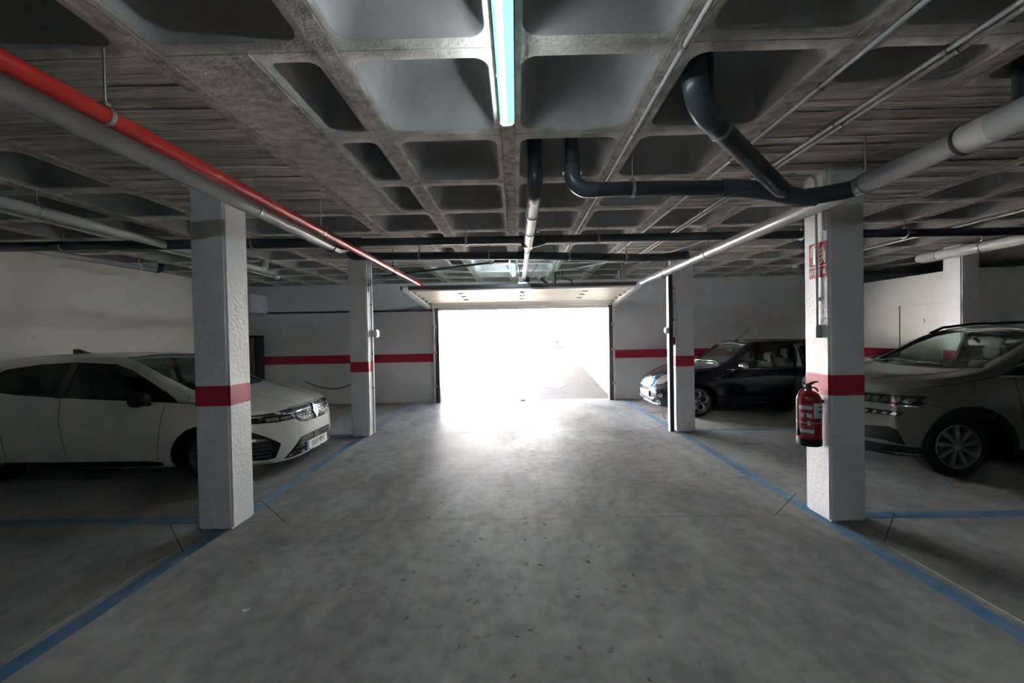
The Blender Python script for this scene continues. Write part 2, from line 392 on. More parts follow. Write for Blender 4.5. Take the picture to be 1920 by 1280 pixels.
for j in range(-3, 10):
    for k in range(-8, 10):
        x, y = X0+D*(k+.5), Y0+D*(j+.5)
        z, first = inside(k, j)
        if z is None: coffer('full', x, y)
        elif z == 'L':
            if k == -2: coffer('hx', x+D/4, y)
        elif first: coffer('hy', x, y-D/4)
bm_ = []
for q in range(5):                       # five board shapes with ragged edges, unit length
    g = G(); n = 14; ea = [R_.uniform(-.004, .004) for _ in range(n+1)]; eb = [R_.uniform(-.004, .004) for _ in range(n+1)]
    dz = [R_.uniform(-.0015, .0015) for _ in range(n+1)]
    vs = []; fs = []
    for i in range(n+1):
        x = i/n-.5; vs += [(x, -.052+ea[i], dz[i]), (x, .052+eb[i], dz[i]*.5), (x, .052+eb[i], .04), (x, -.052+ea[i], .04)]
    for i in range(n):
        a = i*4; b = a+4
        for s in range(4): fs.append((a+s, a+(s+1) % 4, b+(s+1) % 4, b+s))
    fs += [(0, 1, 2, 3), tuple(n*4+s for s in range(4))]
    g.add(vs, fs); bm_.append(g.mesh('board', [MT['board']], sharp=40))
def boards(xa, xb, ya, yb):
    n = round((yb-ya)/.1085); p = (yb-ya)/n
    for i in range(n):
        cut = [xa, xb]
        if R_.random() < .6: cut.insert(1, xa+(xb-xa)*R_.uniform(.3, .7))
        zz = R_.uniform(0, .012)
        for a, b in zip(cut[:-1], cut[1:]):
            o = link('board', R_.choice(bm_), ceil); o.location = ((a+b)/2, ya+p*(i+.5), CZ+zz+R_.uniform(0, .002))
            o.scale = ((b-a-.004)*R_.choice((1, -1)), p/.1095, 1)
for a, b in rows['L']:
    ya, yb = Y0+D*a+.003, Y0+D*b-.003
    boards(-3.185, -1.675, ya, yb)
    for i in range(3):
        struct('soffit_panel', G().box(-1.583, -1.232, ya+D*i+.002, ya+D*(i+1)-.006, CZ+R_.uniform(-.001, .003), CZ+.05), MT['panel'], parent=ceil)
for a, b in rows['R']: boards(1.615, 3.925, Y0+D*a+D/2+.003, Y0+D*b-.003)
for a, b in rows['F']: boards(6.415, 8.0, Y0+D*a+D/2+.003, Y0+D*b-.003)
def strip(x, ya, yb): struct('rib_strip', G().box(x-.0435, x+.0435, ya, yb, CZ-.003+R_.uniform(-.002, .002), CZ+.05), MT['strip'], parent=ceil)
for k in range(-8, 11):
    x = X0+D*k; segs = [(-.538, 9.862)]
    if k == -3: segs = [(-.538, 1.862), (4.262, 5.062), (7.462, 9.862)]
    if k in (3, 4): segs = [(-.538, 2.262), (4.262, 5.462), (7.462, 9.862)]
    if k in (9, 10): segs = [(-.538, 5.462), (7.462, 9.862)]
    for a, b in segs: strip(x, a, b)
for a, b in rows['L']: strip(-1.23, Y0+D*a, Y0+D*b)
for n_, bx in (('soffit_margin', (-6.8, -6.475, -.54, 9.87)), ('soffit_margin', (8.02, 11, -.54, 9.87)), ('soffit_margin', (-6.8, 11, -12, -.54))):
    struct(n_, G().box(*bx, CZ, CZ+.3), MT['rib'], parent=ceil)

# ---------------------------------------------------------------- walls
wl = struct('wall_left', G().box(-6.8, -6.55, -12, 10.1, 0, CZ+.3), MT['cream'], 'cream plastered side wall behind the white car')
struct('beam_stub', G().box(-6.56, -5.96, 9.2, 9.84, 2.2, 2.62, ch=.01), MT['paint'], parent=wl)
OX0, OX1, OZ = -1.93, 2.27, 2.24
g = G().box(-6.8, OX0, 9.85, 10.1, 0, CZ+.3).box(OX1, 11, 9.85, 10.1, 0, CZ+.3).box(OX0, OX1, 9.85, 10.1, OZ, CZ+.3)
wf = struct('wall_far', g, MT['wallgrey'], 'grey-white end wall with red band around the garage doorway')
struct('lintel_band', G().box(-6.5, OX0-.01, 9.79, 9.855, 2.5, CZ), MT['wallgrey'], parent=wf)
struct('lintel_band', G().box(OX1+.01, 4.0, 9.79, 9.855, 2.48, CZ), MT['wallgrey'], parent=wf)
struct('lintel_band', G().box(OX0, OX1, 9.79, 9.855, 2.48, CZ), MT['wallgrey'], parent=wf)
struct('red_band', G().box(-6.5, OX0-.06, 9.8475, 9.852, .97, 1.17), MT['red'], parent=wf)
struct('red_band', G().box(OX1+.06, 7.4, 9.8475, 9.852, .98, 1.175), MT['red'], parent=wf)
struct('movement_joint', G().box(-4.79, -4.775, 9.848, 9.851, 0, 2.5), MT['paint'], parent=wf)
struct('movement_joint', G().box(5.12, 5.13, 9.848, 9.851, 0, 2.5), MT['paint'], parent=wf)
for xa, xb in ((OX0-.045, OX0-.004), (OX1+.004, OX1+.045)):
    struct('jamb_trim', G().box(xa, xb, 9.835, 9.852, 0, OZ), MT['whitemetal'], parent=wf)
wr = struct('wall_right', G().box(7.45, 7.55, 7.0, 9.86, 0, 2.54).box(7.45, 11, 7.0, 7.1, 0, 2.55), MT['cream'], 'cream storage room wall stopping short of the ceiling')
struct('red_band', G().box(7.446, 7.452, 7.0, 9.85, .965, 1.165), MT['red'], parent=wr)
struct('wall_skin', G().box(7.44, 10.9, 6.985, 7.002, 0, 2.55), MT['wallgrey'], parent=wr)
struct('wall_outer', G().box(10.9, 11.1, -12, 9.9, 0, CZ+.3), MT['wallgrey'], 'dim outer wall beyond the storage rooms')
struct('wall_rear', G().box(-6.8, 11, -12.2, -12, 0, CZ+.3), MT['wallgrey'], 'grey-white wall behind the parking aisle')
dr = struct('door_1', G().box(7.436, 7.45, 7.02, 8.05, 0, 1.99), MT['cream'], 'cream flush storage room door numbered 5')
struct('door_edge', G().box(7.430, 7.45, 8.05, 8.07, 0, 1.99), MT['inkgrey'], parent=dr)
struct('door_edge', G().box(7.442, 7.45, 7.0, 8.05, 1.99, 1.996), MT['inkpale'], parent=dr)
struct('door_number', text_on('5', .1, (7.435, 7.58, 1.69), (0, -1, 0), (0, 0, 1)), MT['inkgrey'], parent=dr)

# ---------------------------------------------------------------- outside
def zr_(y): return max(0, (y-10.1))*.10
g = G()
ys = [9.86, 10.1, 12, 14, 16, 18, 20.2]
g.add([(x, y, zr_(y)) for y in ys for x in (-9, 2.6)]+[(x, y, -.3) for y in (9.86, 20.2) for x in (-9, 2.6)],
      [(2*i, 2*i+1, 2*i+3, 2*i+2) for i in range(6)]+[(14, 16, 17, 15)])
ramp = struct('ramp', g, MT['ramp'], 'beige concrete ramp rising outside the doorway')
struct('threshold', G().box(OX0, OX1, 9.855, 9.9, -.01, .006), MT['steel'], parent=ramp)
wrr = struct('wall_ramp_right', G().box(2.29, 2.6, 10.1, 20.2, -.2, 2.9), MT['outwall'], 'cream wall along the right of the ramp')
for y in (10.9, 12.4, 13.9, 15.4, 16.9): struct('wall_joint', G().box(2.284, 2.292, y, y+.02, 0, 2.9), MT['joint'], parent=wrr)
bw = struct('wall_ramp_end', G().box(-9, 2.6, 20, 20.3, 0, 3.6), MT['outwhite'], 'sunlit white wall at the top of the ramp')
struct('wall_ramp_left', G().box(-9.2, -9, 10.1, 20.3, 0, 3.6), MT['outwhite'], 'white wall at the left of the ramp')
struct('parapet', G().box(-9.2, 11, 9.9, 10.1, CZ+.3, 3.7), MT['outwall'], 'rendered parapet above the garage doorway')
struct('wall_ramp_front', G().box(-9.2, -6.8, 9.9, 10.1, 0, CZ+.3), MT['outwall'], 'rendered outer wall beside the doorway')
t = T('ramp_gate', 'white gate leaf with thin dark frame at the top of the ramp', 'gate', (-2.5, 19.95, .98))
t.part('gate_leaf', G().box(-5.2, -.2, 19.93, 19.99, 1.0, 2.75), MT['outwhite'])
for bx in ((-.2, -.14, 19.92, 19.99, .98, 2.8), (-5.2, -.2, 19.92, 19.99, 2.75, 2.79)): t.part('gate_frame', G().box(*bx), MT['darkmetal'])
t = T('gutter_strip', 'dark drip line at the foot of the sunlit wall', 'gutter', (1, 19.97, 1)); t.part('channel', G().box(.05, 2.28, 19.9, 20, .985, 1.03), MT['grey'])
for x in (.83, 1.98):
    t = T('weep_hole', 'round dark weep hole low in the sunlit wall, ' + ('nearer the gate' if x < 1 else 'nearer the ramp side wall'), 'drain hole', (x, 20, 1.15), group='weep holes in the sunlit wall')
    t.part('pipe_end', G().lathe([(.055, 19.98), (.055, 20.02)], (x, 0, 1.2), 'y', 16), MT['dark'])
for x, wd, hh, c, lb in ((.0, .12, .3, 'grey', 'small grey sign plate high on the sunlit wall'), (.5, .4, .26, 'doorcream', 'small cream sign plate high on the sunlit wall')):
    t = T('wall_sign', lb, 'sign', (x, 19.98, 2.5)); t.part('plate', G().box(x-wd/2, x+wd/2, 19.965, 20, 2.45, 2.45+hh), MT[c])
t = T('manhole_cover', 'round dark cast manhole cover set in the ramp', 'manhole cover', (1.0, 11.6, .15))
g = G().lathe([(.34, -.004), (.34, .008), (.30, .010), (.29, .006)], (0, 0, 0), 'z', 32); o = t.part('lid', g, MT['dark']); t.off = (0, 0, 0)
o.location = (0, 0, 0); t.o.rotation_euler = (math.atan(.1), 0, 0)
for v in o.data.vertices: v.co += Vector((1.0, 11.6, .15))

# ---------------------------------------------------------------- columns
def column(x0, y0, lab, far=False):
    t = T('concrete_column', lab, 'column', (x0+.145, y0+.145, 0), kind='thing')
    t.part('shaft', G().box(x0, x0+.29, y0, y0+.29, 0, CZ+.02, ch=.018), MT['paint'])
    g = G().box(x0-.002, x0+.292, y0-.002, y0+.292, 1.01, 1.213, ch=.019); t.part('red_band', g, MT['red'])
    return t
cL = column(-2.66, 3.345, 'white square column with red band, in front of the white hatchback')
cL.part('cap', G().box(-2.69, -2.36, 3.32, 3.645, CZ-.03, CZ+.01), MT['paint'])
cR = column(2.512, 3.33, 'white square column with extinguisher sign and red extinguisher')
cL2 = column(-2.645, 6.48, 'white square column with white conduits, beyond the white hatchback')
cR2 = column(2.5, 6.48, 'white square column with dark edge post, in front of the black car')
cF = column(6.95, 6.50, 'white square column behind the grey car windscreen')

# ---------------------------------------------------------------- raised garage door
t = T('garage_door', 'cream sectional garage door tipped up inside the doorway', 'garage door', (.15, 9.0, 2.2))
def slab_panel(xa, xb, p, q, th):
    (ya, za), (yb, zb) = p, q; n_ = Vector((0, yb-ya, zb-za)).normalized(); up = Vector((0, -n_.z, n_.y))*th
    return G().add([(xa, ya, za), (xb, ya, za), (xb, yb, zb), (xa, yb, zb)]+[(x, y+up.y, z+up.z) for x, y, z in ((xa, ya, za), (xb, ya, za), (xb, yb, zb), (xa, yb, zb))],
                   [(0, 3, 2, 1), (4, 5, 6, 7), (0, 1, 5, 4), (1, 2, 6, 5), (2, 3, 7, 6), (3, 0, 4, 7)])
P = [(7.9, 2.455), (8.3, 2.432), (8.72, 2.408), (9.15, 2.382), (9.58, 2.348)]
for a, b in zip(P[:-1], P[1:]):
    b2 = (b[0]-.012, b[1]+.0006); t.part('door_panel', slab_panel(-2.02, 2.27, a, b2, .04), MT['doorcream'])
Q = [(9.585, 2.346), (9.68, 2.29), (9.745, 2.235), (9.79, 2.18)]
for a, b in zip(Q[:-1], Q[1:]): t.part('door_panel', slab_panel(-1.98, 2.23, (a[0], a[1]), (b[0]-.004, b[1]+.005), .03), MT['doorcream'])
t.part('edge_rail', G().box(-2.2, 2.38, 7.84, 7.9, 2.475, 2.545), MT['darkmetal'])
t.part('edge_trim', G().box(-2.1, 2.3, 7.86, 7.905, 2.44, 2.478), MT['whitemetal'])
for s, x in ((-1, -2.10), (1, 2.34)):
    prof = [(7.78, 2.53), (7.78, 2.49), (7.84, 2.445), (9.6, 2.27), (9.86, 2.235), (9.86, 2.30), (9.5, 2.37), (7.9, 2.53)]
    t.part('side_rail', G().prism(prof, x-.045, x+.045, 'x'), MT['whitemetal'])
    for i in range(5):
        y = 8.15+i*.35; z = 2.52-(y-7.9)*.085
        t.part('roller_bracket', G().box(x-s*.11-.035, x-s*.11+.035, y-.05, y+.05, z-.07, z+.02, ch=.008), MT['steel'])
t.part('operator_arm', G().box(.12, .15, 7.9, 9.55, 2.375, 2.395), MT['darkmetal'])
for x in (-1.1, .135, 1.4):
    for y in (8.28, 8.70, 9.13): t.part('hinge', G().box(x-.05, x+.05, y-.02, y+.02, 2.455-(y-7.9)*.0625-.014, 2.455-(y-7.9)*.0625+.004), MT['steel'])
for s, x in ((-1, OX0), (1, OX1)):
    for nm, a, b, m_ in (('track', .0, .035, 'whitemetal'), ('track', .045, .075, 'darkmetal'), ('guide_post', .08, .135, 'darkmetal')):
        xa, xb = (x+a-.04, x+b-.04) if s < 0 else (x-b+.04, x-a+.04)
        t.part(nm, G().box(xa, xb, 9.70, 9.845, 0, 2.24), MT[m_])
    t.part('cable', G().sweep([(x-s*.01, 9.7, .1), (x-s*.01, 9.7, 2.2)], .006, 8), MT['darkmetal'])
    for z in (.4, 1.2, 1.8): t.part('track_bracket', G().box(x-.035, x+.035, 9.69, 9.72, z-.03, z+.03), MT['steel'])
t = T('floor_stop', 'small pale stop block on the doorway threshold', 'door stop', (.13, 9.85, 0)); t.part('block', G().box(.07, .19, 9.82, 9.88, .001, .03, ch=.006), MT['paper'])

# ---------------------------------------------------------------- locker in the corner
t = T('slatted_locker', 'brown slatted metal locker in the far left corner', 'locker', (-6.3, 9.7, 0))
t.part('carcass', G().box(-6.53, -6.10, 9.56, 9.84, 0, 1.63), MT['brown'])
for i in range(6): t.part('slat', G().box(-6.52+i*.065, -6.462+i*.065, 9.545, 9.562, .05, 1.60, ch=.004), MT['brown'])
t.part('side_frame', G().box(-6.125, -6.085, 9.54, 9.845, 0, 1.68), MT['darkbrown']); t.part('top_frame', G().box(-6.54, -6.085, 9.54, 9.845, 1.63, 1.68), MT['darkbrown'])
t.part('handle', G().sweep([(-6.2, 9.54, .86), (-6.2, 9.515, .88), (-6.2, 9.515, .98), (-6.2, 9.54, 1.0)], .008, 8), MT['darkbrown'])
# ---------------------------------------------------------------- pipes
def arc3(a, p, b, rb, n=9):
    """points of the bend of radius rb at p between a and b"""
    u = (a-p).normalized(); v = (b-p).normalized(); ang = u.angle(v); d = rb/math.tan(ang/2)
    c = p+(u+v).normalized()*(rb/math.sin(ang/2)); s, e = p+u*d, p+v*d
    q0, q1 = s-c, e-c; th = q0.angle(q1); ax = q0.cross(q1).normalized()
    return [c+Matrix.Rotation(th*i/n, 3, ax) @ q0 for i in range(n+1)]
def ring(g, p, t, r, ln, n=24): t = t.normalized()*ln/2; g.sweep([p-t, p+t], r, n)
def clamp(T_, p, tdir, r, top=CZ, rod=True, mt='steel', rodx=None):
    p = Vector(p); g = G(); n = 20; t = Vector(tdir).normalized()
    ring(g, p, t, r*1.10+.002, .022)
    c = T_.part('pipe_clamp', g, MT[mt])
    if rod:
        g = G().sweep([p+Vector((0, 0, r)), Vector((p.x, p.y, top))], .0055, 8)
        g.box(p.x-.014, p.x+.014, p.y-.012, p.y+.012, p.z+r+.0, p.z+r+.022)
        T_.part('hanger_rod', g, MT[mt])
def run(T_, pts, r, mt, bend=None, elbow='teal', n=24, sleeve=1.09):
    pts = [Vector(p) for p in pts]; cur = pts[0]
    for i in range(1, len(pts)):
        p = pts[i]
        if i < len(pts)-1:
            A = arc3(cur, p, pts[i+1], bend or r*2.2)
            T_.part('pipe', G().sweep([cur, A[0]], r, n), MT[mt])
            u0 = (A[0]-cur).normalized()*r*1.1; u1 = (pts[i+1]-A[-1]).normalized()*r*1.1
            T_.part('elbow', G().sweep([A[0]-u0, A[0]]+A[1:-1]+[A[-1], A[-1]+u1], r*sleeve, n), MT[elbow])
            cur = A[-1]
        else: T_.part('pipe', G().sweep([cur, p], r, n), MT[mt])
def coupling(T_, p, tdir, r, ln, mt, nm='coupling'):
    g = G(); p = Vector(p); t = Vector(tdir).normalized()
    prof = [(-.5, 1.09), (-.5, 1.12), (-.36, 1.14), (-.34, 1.10), (.34, 1.10), (.36, 1.14), (.5, 1.12), (.5, 1.09)]
    g.sweep([p+t*ln*a for a, _ in prof if True], [r*b for _, b in prof], 24)
    T_.part(nm, g, MT[mt])
# red fire main
t = T('fire_main', 'red fire main hung along the left of the aisle', 'pipe', (-1.785, 4, 2.55))
t.part('pipe', G().sweep([(-1.785, -4, 2.56), (-1.785, 7.62, 2.553)], .038, 24), MT['pipered'])
for y in (-.6, 1.8, 3.8, 6.0): clamp(t, (-1.785, y, 2.558), (0, 1, 0), .038, mt='steel' if y != 6.0 else 'darkmetal')
t.part('end_socket', G().sweep([(-1.785, 7.6, 2.553), (-1.785, 7.82, 2.553)], .03, 20), MT['pipered'])
# grey drain beside it
t = T('drain_pipe', 'grey drain pipe running beside the red fire main', 'pipe', (-1.955, 2, 2.55))
t.part('pipe', G().sweep([(-1.955, -4, 2.57), (-1.955, 4.42, 2.545)], .052, 24), MT['grey'])
coupling(t, (-1.955, 1.585, 2.555), (0, 1, 0), .054, .045, 'dark', 'rubber_ring'); coupling(t, (-1.955, 1.665, 2.554), (0, 1, 0), .052, .09, 'grey'); coupling(t, (-1.955, 2.62, 2.55), (0, 1, 0), .052, .02, 'lightgrey', 'joint_ring')
coupling(t, (-1.955, 3.95, 2.546), (0, 1, 0), .052, .03, 'lightgrey', 'joint_ring')
t.part('bend', G().sweep([(-1.955, 4.36, 2.545), (-1.955, 4.5, 2.55), (-1.9, 4.62, 2.60), (-1.8, 4.68, 2.655)], .060, 24), MT['dark'])
for y in (.6, 3.1): clamp(t, (-1.955, y, 2.553), (0, 1, 0), .052)
# left drain
t = T('drain_pipe', 'grey drain pipe above the white hatchback, ending in an upturned elbow', 'pipe', (-4, 3, 2.69))
run(t, [(-4, -3, 2.70), (-4, 6.55, 2.675), (-4, 6.55, 3.05)], .05, 'grey', elbow='grey')
coupling(t, (-4, 4.62, 2.685), (0, 1, 0), .05, .1, 'grey'); coupling(t, (-4, 4.98, 2.683), (0, 1, 0), .05, .1, 'white')
coupling(t, (-4, 3.4, 2.69), (0, 1, 0), .05, .02, 'white', 'joint_ring')
for y in (3.42, 5.8): clamp(t, (-4, y, 2.688), (0, 1, 0), .05)
t = T('drain_pipe', 'short dark grey drain pipe along the cream left wall', 'pipe', (-5.8, 6, 2.72))
run(t, [(-5.8, 4.7, 2.70), (-5.8, 6.7, 2.728), (-5.8, 6.7, 3.0)], .038, 'grey', elbow='dark')
coupling(t, (-5.8, 5.2, 2.71), (0, 1, 0), .04, .1, 'lightgrey'); clamp(t, (-5.8, 6.3, 2.722), (0, 1, 0), .038, mt='whitemetal')
# transverse pipes
t = T('collector_pipe', 'long black drain pipe crossing the whole ceiling behind the first columns', 'pipe', (0, 4.72, 2.65))
t.part('pipe', G().sweep([(-6.4, 4.7, 2.70), (-1.75, 4.7, 2.662)], .055, 24), MT['dark'])
t.part('pipe', G().sweep([(-1.9, 4.7, 2.662), (.1, 4.7, 2.65), (1.9, 4.7, 2.648)], .044, 24), MT['dark'])
t.part('pipe', G().sweep([(1.85, 4.7, 2.648), (8.2, 4.7, 2.61)], .046, 24), MT['dark'])
coupling(t, (-1.85, 4.7, 2.662), (1, 0, 0), .05, .14, 'dark'); coupling(t, (.42, 4.7, 2.65), (1, 0, 0), .044, .16, 'teal')
coupling(t, (-5.6, 4.7, 2.694), (1, 0, 0), .055, .3, 'dark')
for x in (-6.0, -5.2, -3.0, -.55, .95, 3.25, 4.4, 6.0): clamp(t, (x, 4.7, 2.69-.0062*(x+6.4)), (1, 0, 0), .05)
t = T('collector_pipe', 'black drain pipe crossing in front of the second pair of columns', 'pipe', (0, 5.6, 2.64))
run(t, [(-2.26, 5.6, 3.0), (-2.26, 5.6, 2.685), (.1, 5.6, 2.645), (1.75, 5.6, 2.58)], .053, 'dark', elbow='dark', bend=.1)
t.part('pipe', G().sweep([(1.7, 5.6, 2.582), (1.98, 5.58, 2.572), (2.14, 5.5, 2.575), (2.26, 5.4, 2.57)], .055, 24), MT['dark'])
coupling(t, (1.72, 5.6, 2.582), (1, 0, 0), .053, .22, 'teal')
for x in (-1.3, -.35, .74, 1.5): clamp(t, (x, 5.6, 2.685-.017*(x+2.26)-(.02 if x > .5 else 0)), (1, 0, 0), .053)
# right silver drain
t = T('drain_pipe', 'big silver-grey drain pipe along the right of the aisle', 'pipe', (2.33, 4, 2.51))
sz = lambda y: 2.535-.004*(y-1)
t.part('pipe', G().sweep([(2.345, 2.0, sz(2.0)), (2.345, 7.65, sz(7.65))], .062, 28), MT['grey'])
t.part('wide_pipe', G().sweep([(2.35, -4, 2.55), (2.345, 2.03, sz(2.03))], .076, 28), MT['grey'])
t.part('collar', G().sweep([(2.345, 2.03, sz(2.03)), (2.345, 2.17, sz(2.17))], .0745, 28), MT['lightgrey'])
t.part('rubber_ring', G().sweep([(2.345, 2.165, sz(2.165)), (2.345, 2.185, sz(2.185))], .077, 28), MT['rubber'])
for y, l in ((2.93, .16), (3.28, .16), (4.95, .12)): coupling(t, (2.345, y, sz(y)), (0, 1, 0), .062, l, 'grey')
for y in (2.78, 5.05, 6.5): clamp(t, (2.345, y, sz(y)), (0, 1, 0), .062)
coupling(t, (2.345, 2.005, sz(2.0)), (0, 1, 0), .074, .024, 'rubber', 'rubber_ring')
# branch into it
t = T('branch_pipe', 'dark grey drain branch with a forked joint in front of the first right column', 'pipe', (1.6, 3, 2.6))
run(t, [(.425, 3.0, 3.1), (.425, 3.0, 2.607), (1.62, 3.0, 2.597)], .052, 'dark', bend=.115)
run(t, [(.93, 2.12, 3.10), (.93, 2.12, 2.72), (1.90, 2.94, 2.545)], .056, 'dark', bend=.16)
t.part('fork', G().sweep([(1.50, 3.0, 2.598), (1.66, 3.0, 2.59), (1.84, 2.99, 2.56), (1.98, 2.98, 2.525), (2.06, 2.97, 2.50), (2.14, 2.95, 2.50)], .062, 24), MT['teal'])
t.part('pipe', G().sweep([(2.05, 2.97, 2.505), (2.16, 2.94, 2.51), (2.345, 2.86, 2.522)], .058, 24), MT['dark'])
for p, d in (((1.30, 2.433, 2.653), (.97, .82, -.175)), ((1.58, 2.67, 2.602), (.97, .82, -.175)), ((1.74, 2.805, 2.574), (.97, .82, -.175))): coupling(t, p, d, .056, .03, 'dark', 'joint_ring')
coupling(t, (.425, 3.0, 2.79), (0, 0, 1), .052, .16, 'teal'); coupling(t, (.70, 3.0, 2.605), (1, 0, 0), .052, .16, 'teal')
clamp(t, (.86, 3.0, 2.603), (1, 0, 0), .052); clamp(t, (1.15, 2.306, 2.68), (.97, .82, -.175), .056, rod=False)
for x in (.362, .488): t.part('bolt', G().box(x-.006, x+.006, 2.985, 3.0, 2.715, 2.735), MT['whitemetal'])
t = T('vent_pipe', 'thin dark pipe rising beside the big elbow in the ceiling coffer', 'pipe', (1.05, 2.2, 2.8))
run(t, [(1.06, 2.24, 3.1), (1.06, 2.24, 2.86), (.97, 2.18, 2.76)], .024, 'dark', bend=.08)
# central pipe
t = T('drop_pipe', 'dark drop pipe turning into a pale pipe above the middle of the aisle', 'pipe', (.16, 3.5, 2.65))
run(t, [(.16, 3.05, 3.1), (.16, 3.05, 2.635), (.15, 4.66, 2.565)], .052, 'lightgrey', bend=.11, elbow='dark')
t.part('riser', G().sweep([(.16, 3.05, 2.80), (.16, 3.05, 3.1)], .055, 24), MT['dark'])
for y in (3.6, 4.1): clamp(t, (.156, y, 2.635-(y-3.05)*.0435), (0, 1, 0), .052, rod=False)
t.part('saddle_fitting', G().sweep([(.12, 4.5, 2.57), (.15, 4.62, 2.575), (.26, 4.70, 2.62), (.34, 4.70, 2.645)], .053, 20), MT['teal'])
for s in (-.068, .068): t.part('bolt', G().box(.16+s-.012, .16+s+.012, 4.09, 4.11, 2.585, 2.61), MT['whitemetal'])
t = T('pale_pipe', 'pale pipe running on towards the raised door from the black collector', 'pipe', (.17, 6, 2.6))
t.part('pipe', G().sweep([(.15, 4.78, 2.60), (.17, 7.85, 2.655)], .036, 20), MT['lightgrey']); clamp(t, (.152, 5.1, 2.606), (0, 1, 0), .036)
t = T('door_operator', 'dark rounded door motor hanging above the raised garage door', 'motor', (.165, 8, 2.6))
t.part('housing', G().box(.06, .27, 7.86, 8.12, 2.575, 2.70, ch=.02), MT['darkmetal']); t.part('light_cover', G().box(.055, .275, 7.855, 8.10, 2.548, 2.582, ch=.012), MT['white'])
for a, b in (((.25, 7.95, 2.66), (.40, 7.5, 2.85)), ((.09, 7.95, 2.66), (.055, 7.5, 2.85))): t.part('stay_bar', G().sweep([a, b], .011, 8), MT['darkmetal'])
t = T('stay_tube', 'long thin dark stay tube slanting under the ceiling beside the second lamp', 'bar', (-1.4, 7.4, 2.8))
t.part('tube', G().sweep([(-2.6, 8.05, 2.775), (-.32, 6.82, 2.785)], .02, 12), MT['dark']); t.part('mount_box', G().box(-.34, -.10, 6.68, 6.84, 2.75, 2.83, ch=.008), MT['darkmetal'])
t.part('strap', G().box(-.42, -.38, 6.80, 6.9, 2.74, 2.854), MT['whitemetal'])
# small fittings over the door
t = T('stub_pipe', 'short dark stub pipe dropping above the right half of the door', 'pipe', (.75, 8.6, 2.7)); t.part('pipe', G().sweep([(.80, 8.5, 2.60), (.80, 8.5, 2.95)], .04, 16), MT['dark'])
t = T('stub_pipe', 'short slanting dark pipe above the middle of the door', 'pipe', (.6, 8.6, 2.7)); t.part('pipe', G().sweep([(.48, 8.3, 2.72), (.72, 8.8, 2.62)], .035, 16), MT['dark'])
t = T('bent_pipe', 'thin dark cranked pipe above the right half of the door', 'pipe', (1.1, 8.6, 2.7)); run(t, [(.96, 8.5, 2.9), (.96, 8.5, 2.72), (1.16, 8.5, 2.68), (1.17, 8.5, 2.58)], .017, 'dark', elbow='dark')
t = T('relay_box', 'small grey box beside the end of the silver drain pipe', 'box', (2.0, 7.7, 2.6)); t.part('case', G().box(1.92, 2.05, 7.6, 7.75, 2.57, 2.74, ch=.01), MT['grey'])
t.part('hanger_rod', G().sweep([(1.98, 7.67, 2.73), (1.98, 7.67, 3.15)], .006, 8), MT['steel'])
t.part('cable', G().sweep([(1.95, 7.7, 2.57), (1.8, 7.7, 2.6), (1.5, 7.6, 2.66), (1.15, 7.4, 2.73), (1.08, 7.1, 2.8)], .006, 8), MT['hose'])
t = T('duct_pipe', 'thick pale grey duct crossing the top of the column behind the grey car', 'duct', (6.4, 5.5, 2.68))
t.part('pipe', G().sweep([(6.6, -3, 2.69), (6.6, 6.55, 2.685)], .072, 24), MT['lightgrey'])
t.part('end_cap', G().sweep([(6.6, 6.5, 2.685), (6.6, 6.72, 2.685), (6.6, 6.8, 2.70), (6.6, 6.83, 2.72)], [.078, .082, .07, .03], 24), MT['grey'])
coupling(t, (6.6, 5.95, 2.686), (0, 1, 0), .072, .05, 'lightgrey', 'joint_ring'); clamp(t, (6.6, 5.9, 2.686), (0, 1, 0), .072)
t = T('drop_pipe', 'dark pipe stub dropping from the ceiling above the right silver pipe', 'pipe', (2.43, 2.05, 2.7)); t.part('pipe', G().sweep([(2.62, 2.14, 2.70), (2.62, 2.14, 3.12)], .05, 20), MT['dark'])

# ---------------------------------------------------------------- conduits
def conduit(lab, pts, r=.011, mt='lightgrey', clips=(), group=None):
    t = T('conduit', lab, 'conduit', tuple(pts[0]), group=group); pts = [Vector(p) for p in pts]
    P = [pts[0]]
    for i in range(1, len(pts)-1): P += arc3(pts[i-1], pts[i], pts[i+1], .06, 6)
    P.append(pts[-1]); t.part('tube', G().sweep(P, r, 12), MT[mt])
    for p, d in clips:
        g = G(); ring(g, Vector(p), Vector(d), r*1.5, .02, 12); g.box(p[0]-.012, p[0]+.012, p[1]-.01, p[1]+.01, p[2], p[2]+.02); t.part('clip', g, MT['steel'])
    return t
cz = CZ-.022
conduit('pale conduit under the rib right of the lit lamp', [(.772, -4, cz), (.772, 7.6, cz), (.772, 7.75, cz-.06)], .012, clips=[((.772, y, cz), (0, 1, 0)) for y in (1.86, 2.65, 3.46, 4.26, 5.06)])
conduit('pale single conduit along the edge of the right solid ceiling panel', [(1.62, -4, cz), (1.62, 7.4, cz), (1.2, 7.9, cz)], .012, clips=[((1.62, y, cz), (0, 1, 0)) for y in (2.2, 3.1, 4.3, 5.4)])
for dx, nm in ((0, 'left pale conduit of the close pair under the right solid ceiling panel'), (.055, 'right pale conduit of the close pair under the right solid ceiling panel')):
    conduit(nm, [(2.0+dx, -4, cz), (2.0+dx, 7.5, cz)], .014, clips=[((2.0+dx, y, cz), (0, 1, 0)) for y in (1.93, 2.6, 3.4, 4.4)], group='paired ceiling conduits')
conduit('pale conduit crossing the coffers above the grey car', [(5.62, -3, cz), (5.62, 7.0, cz)], .012, clips=[((5.62, y, cz), (0, 1, 0)) for y in (4.7, 5.6)])
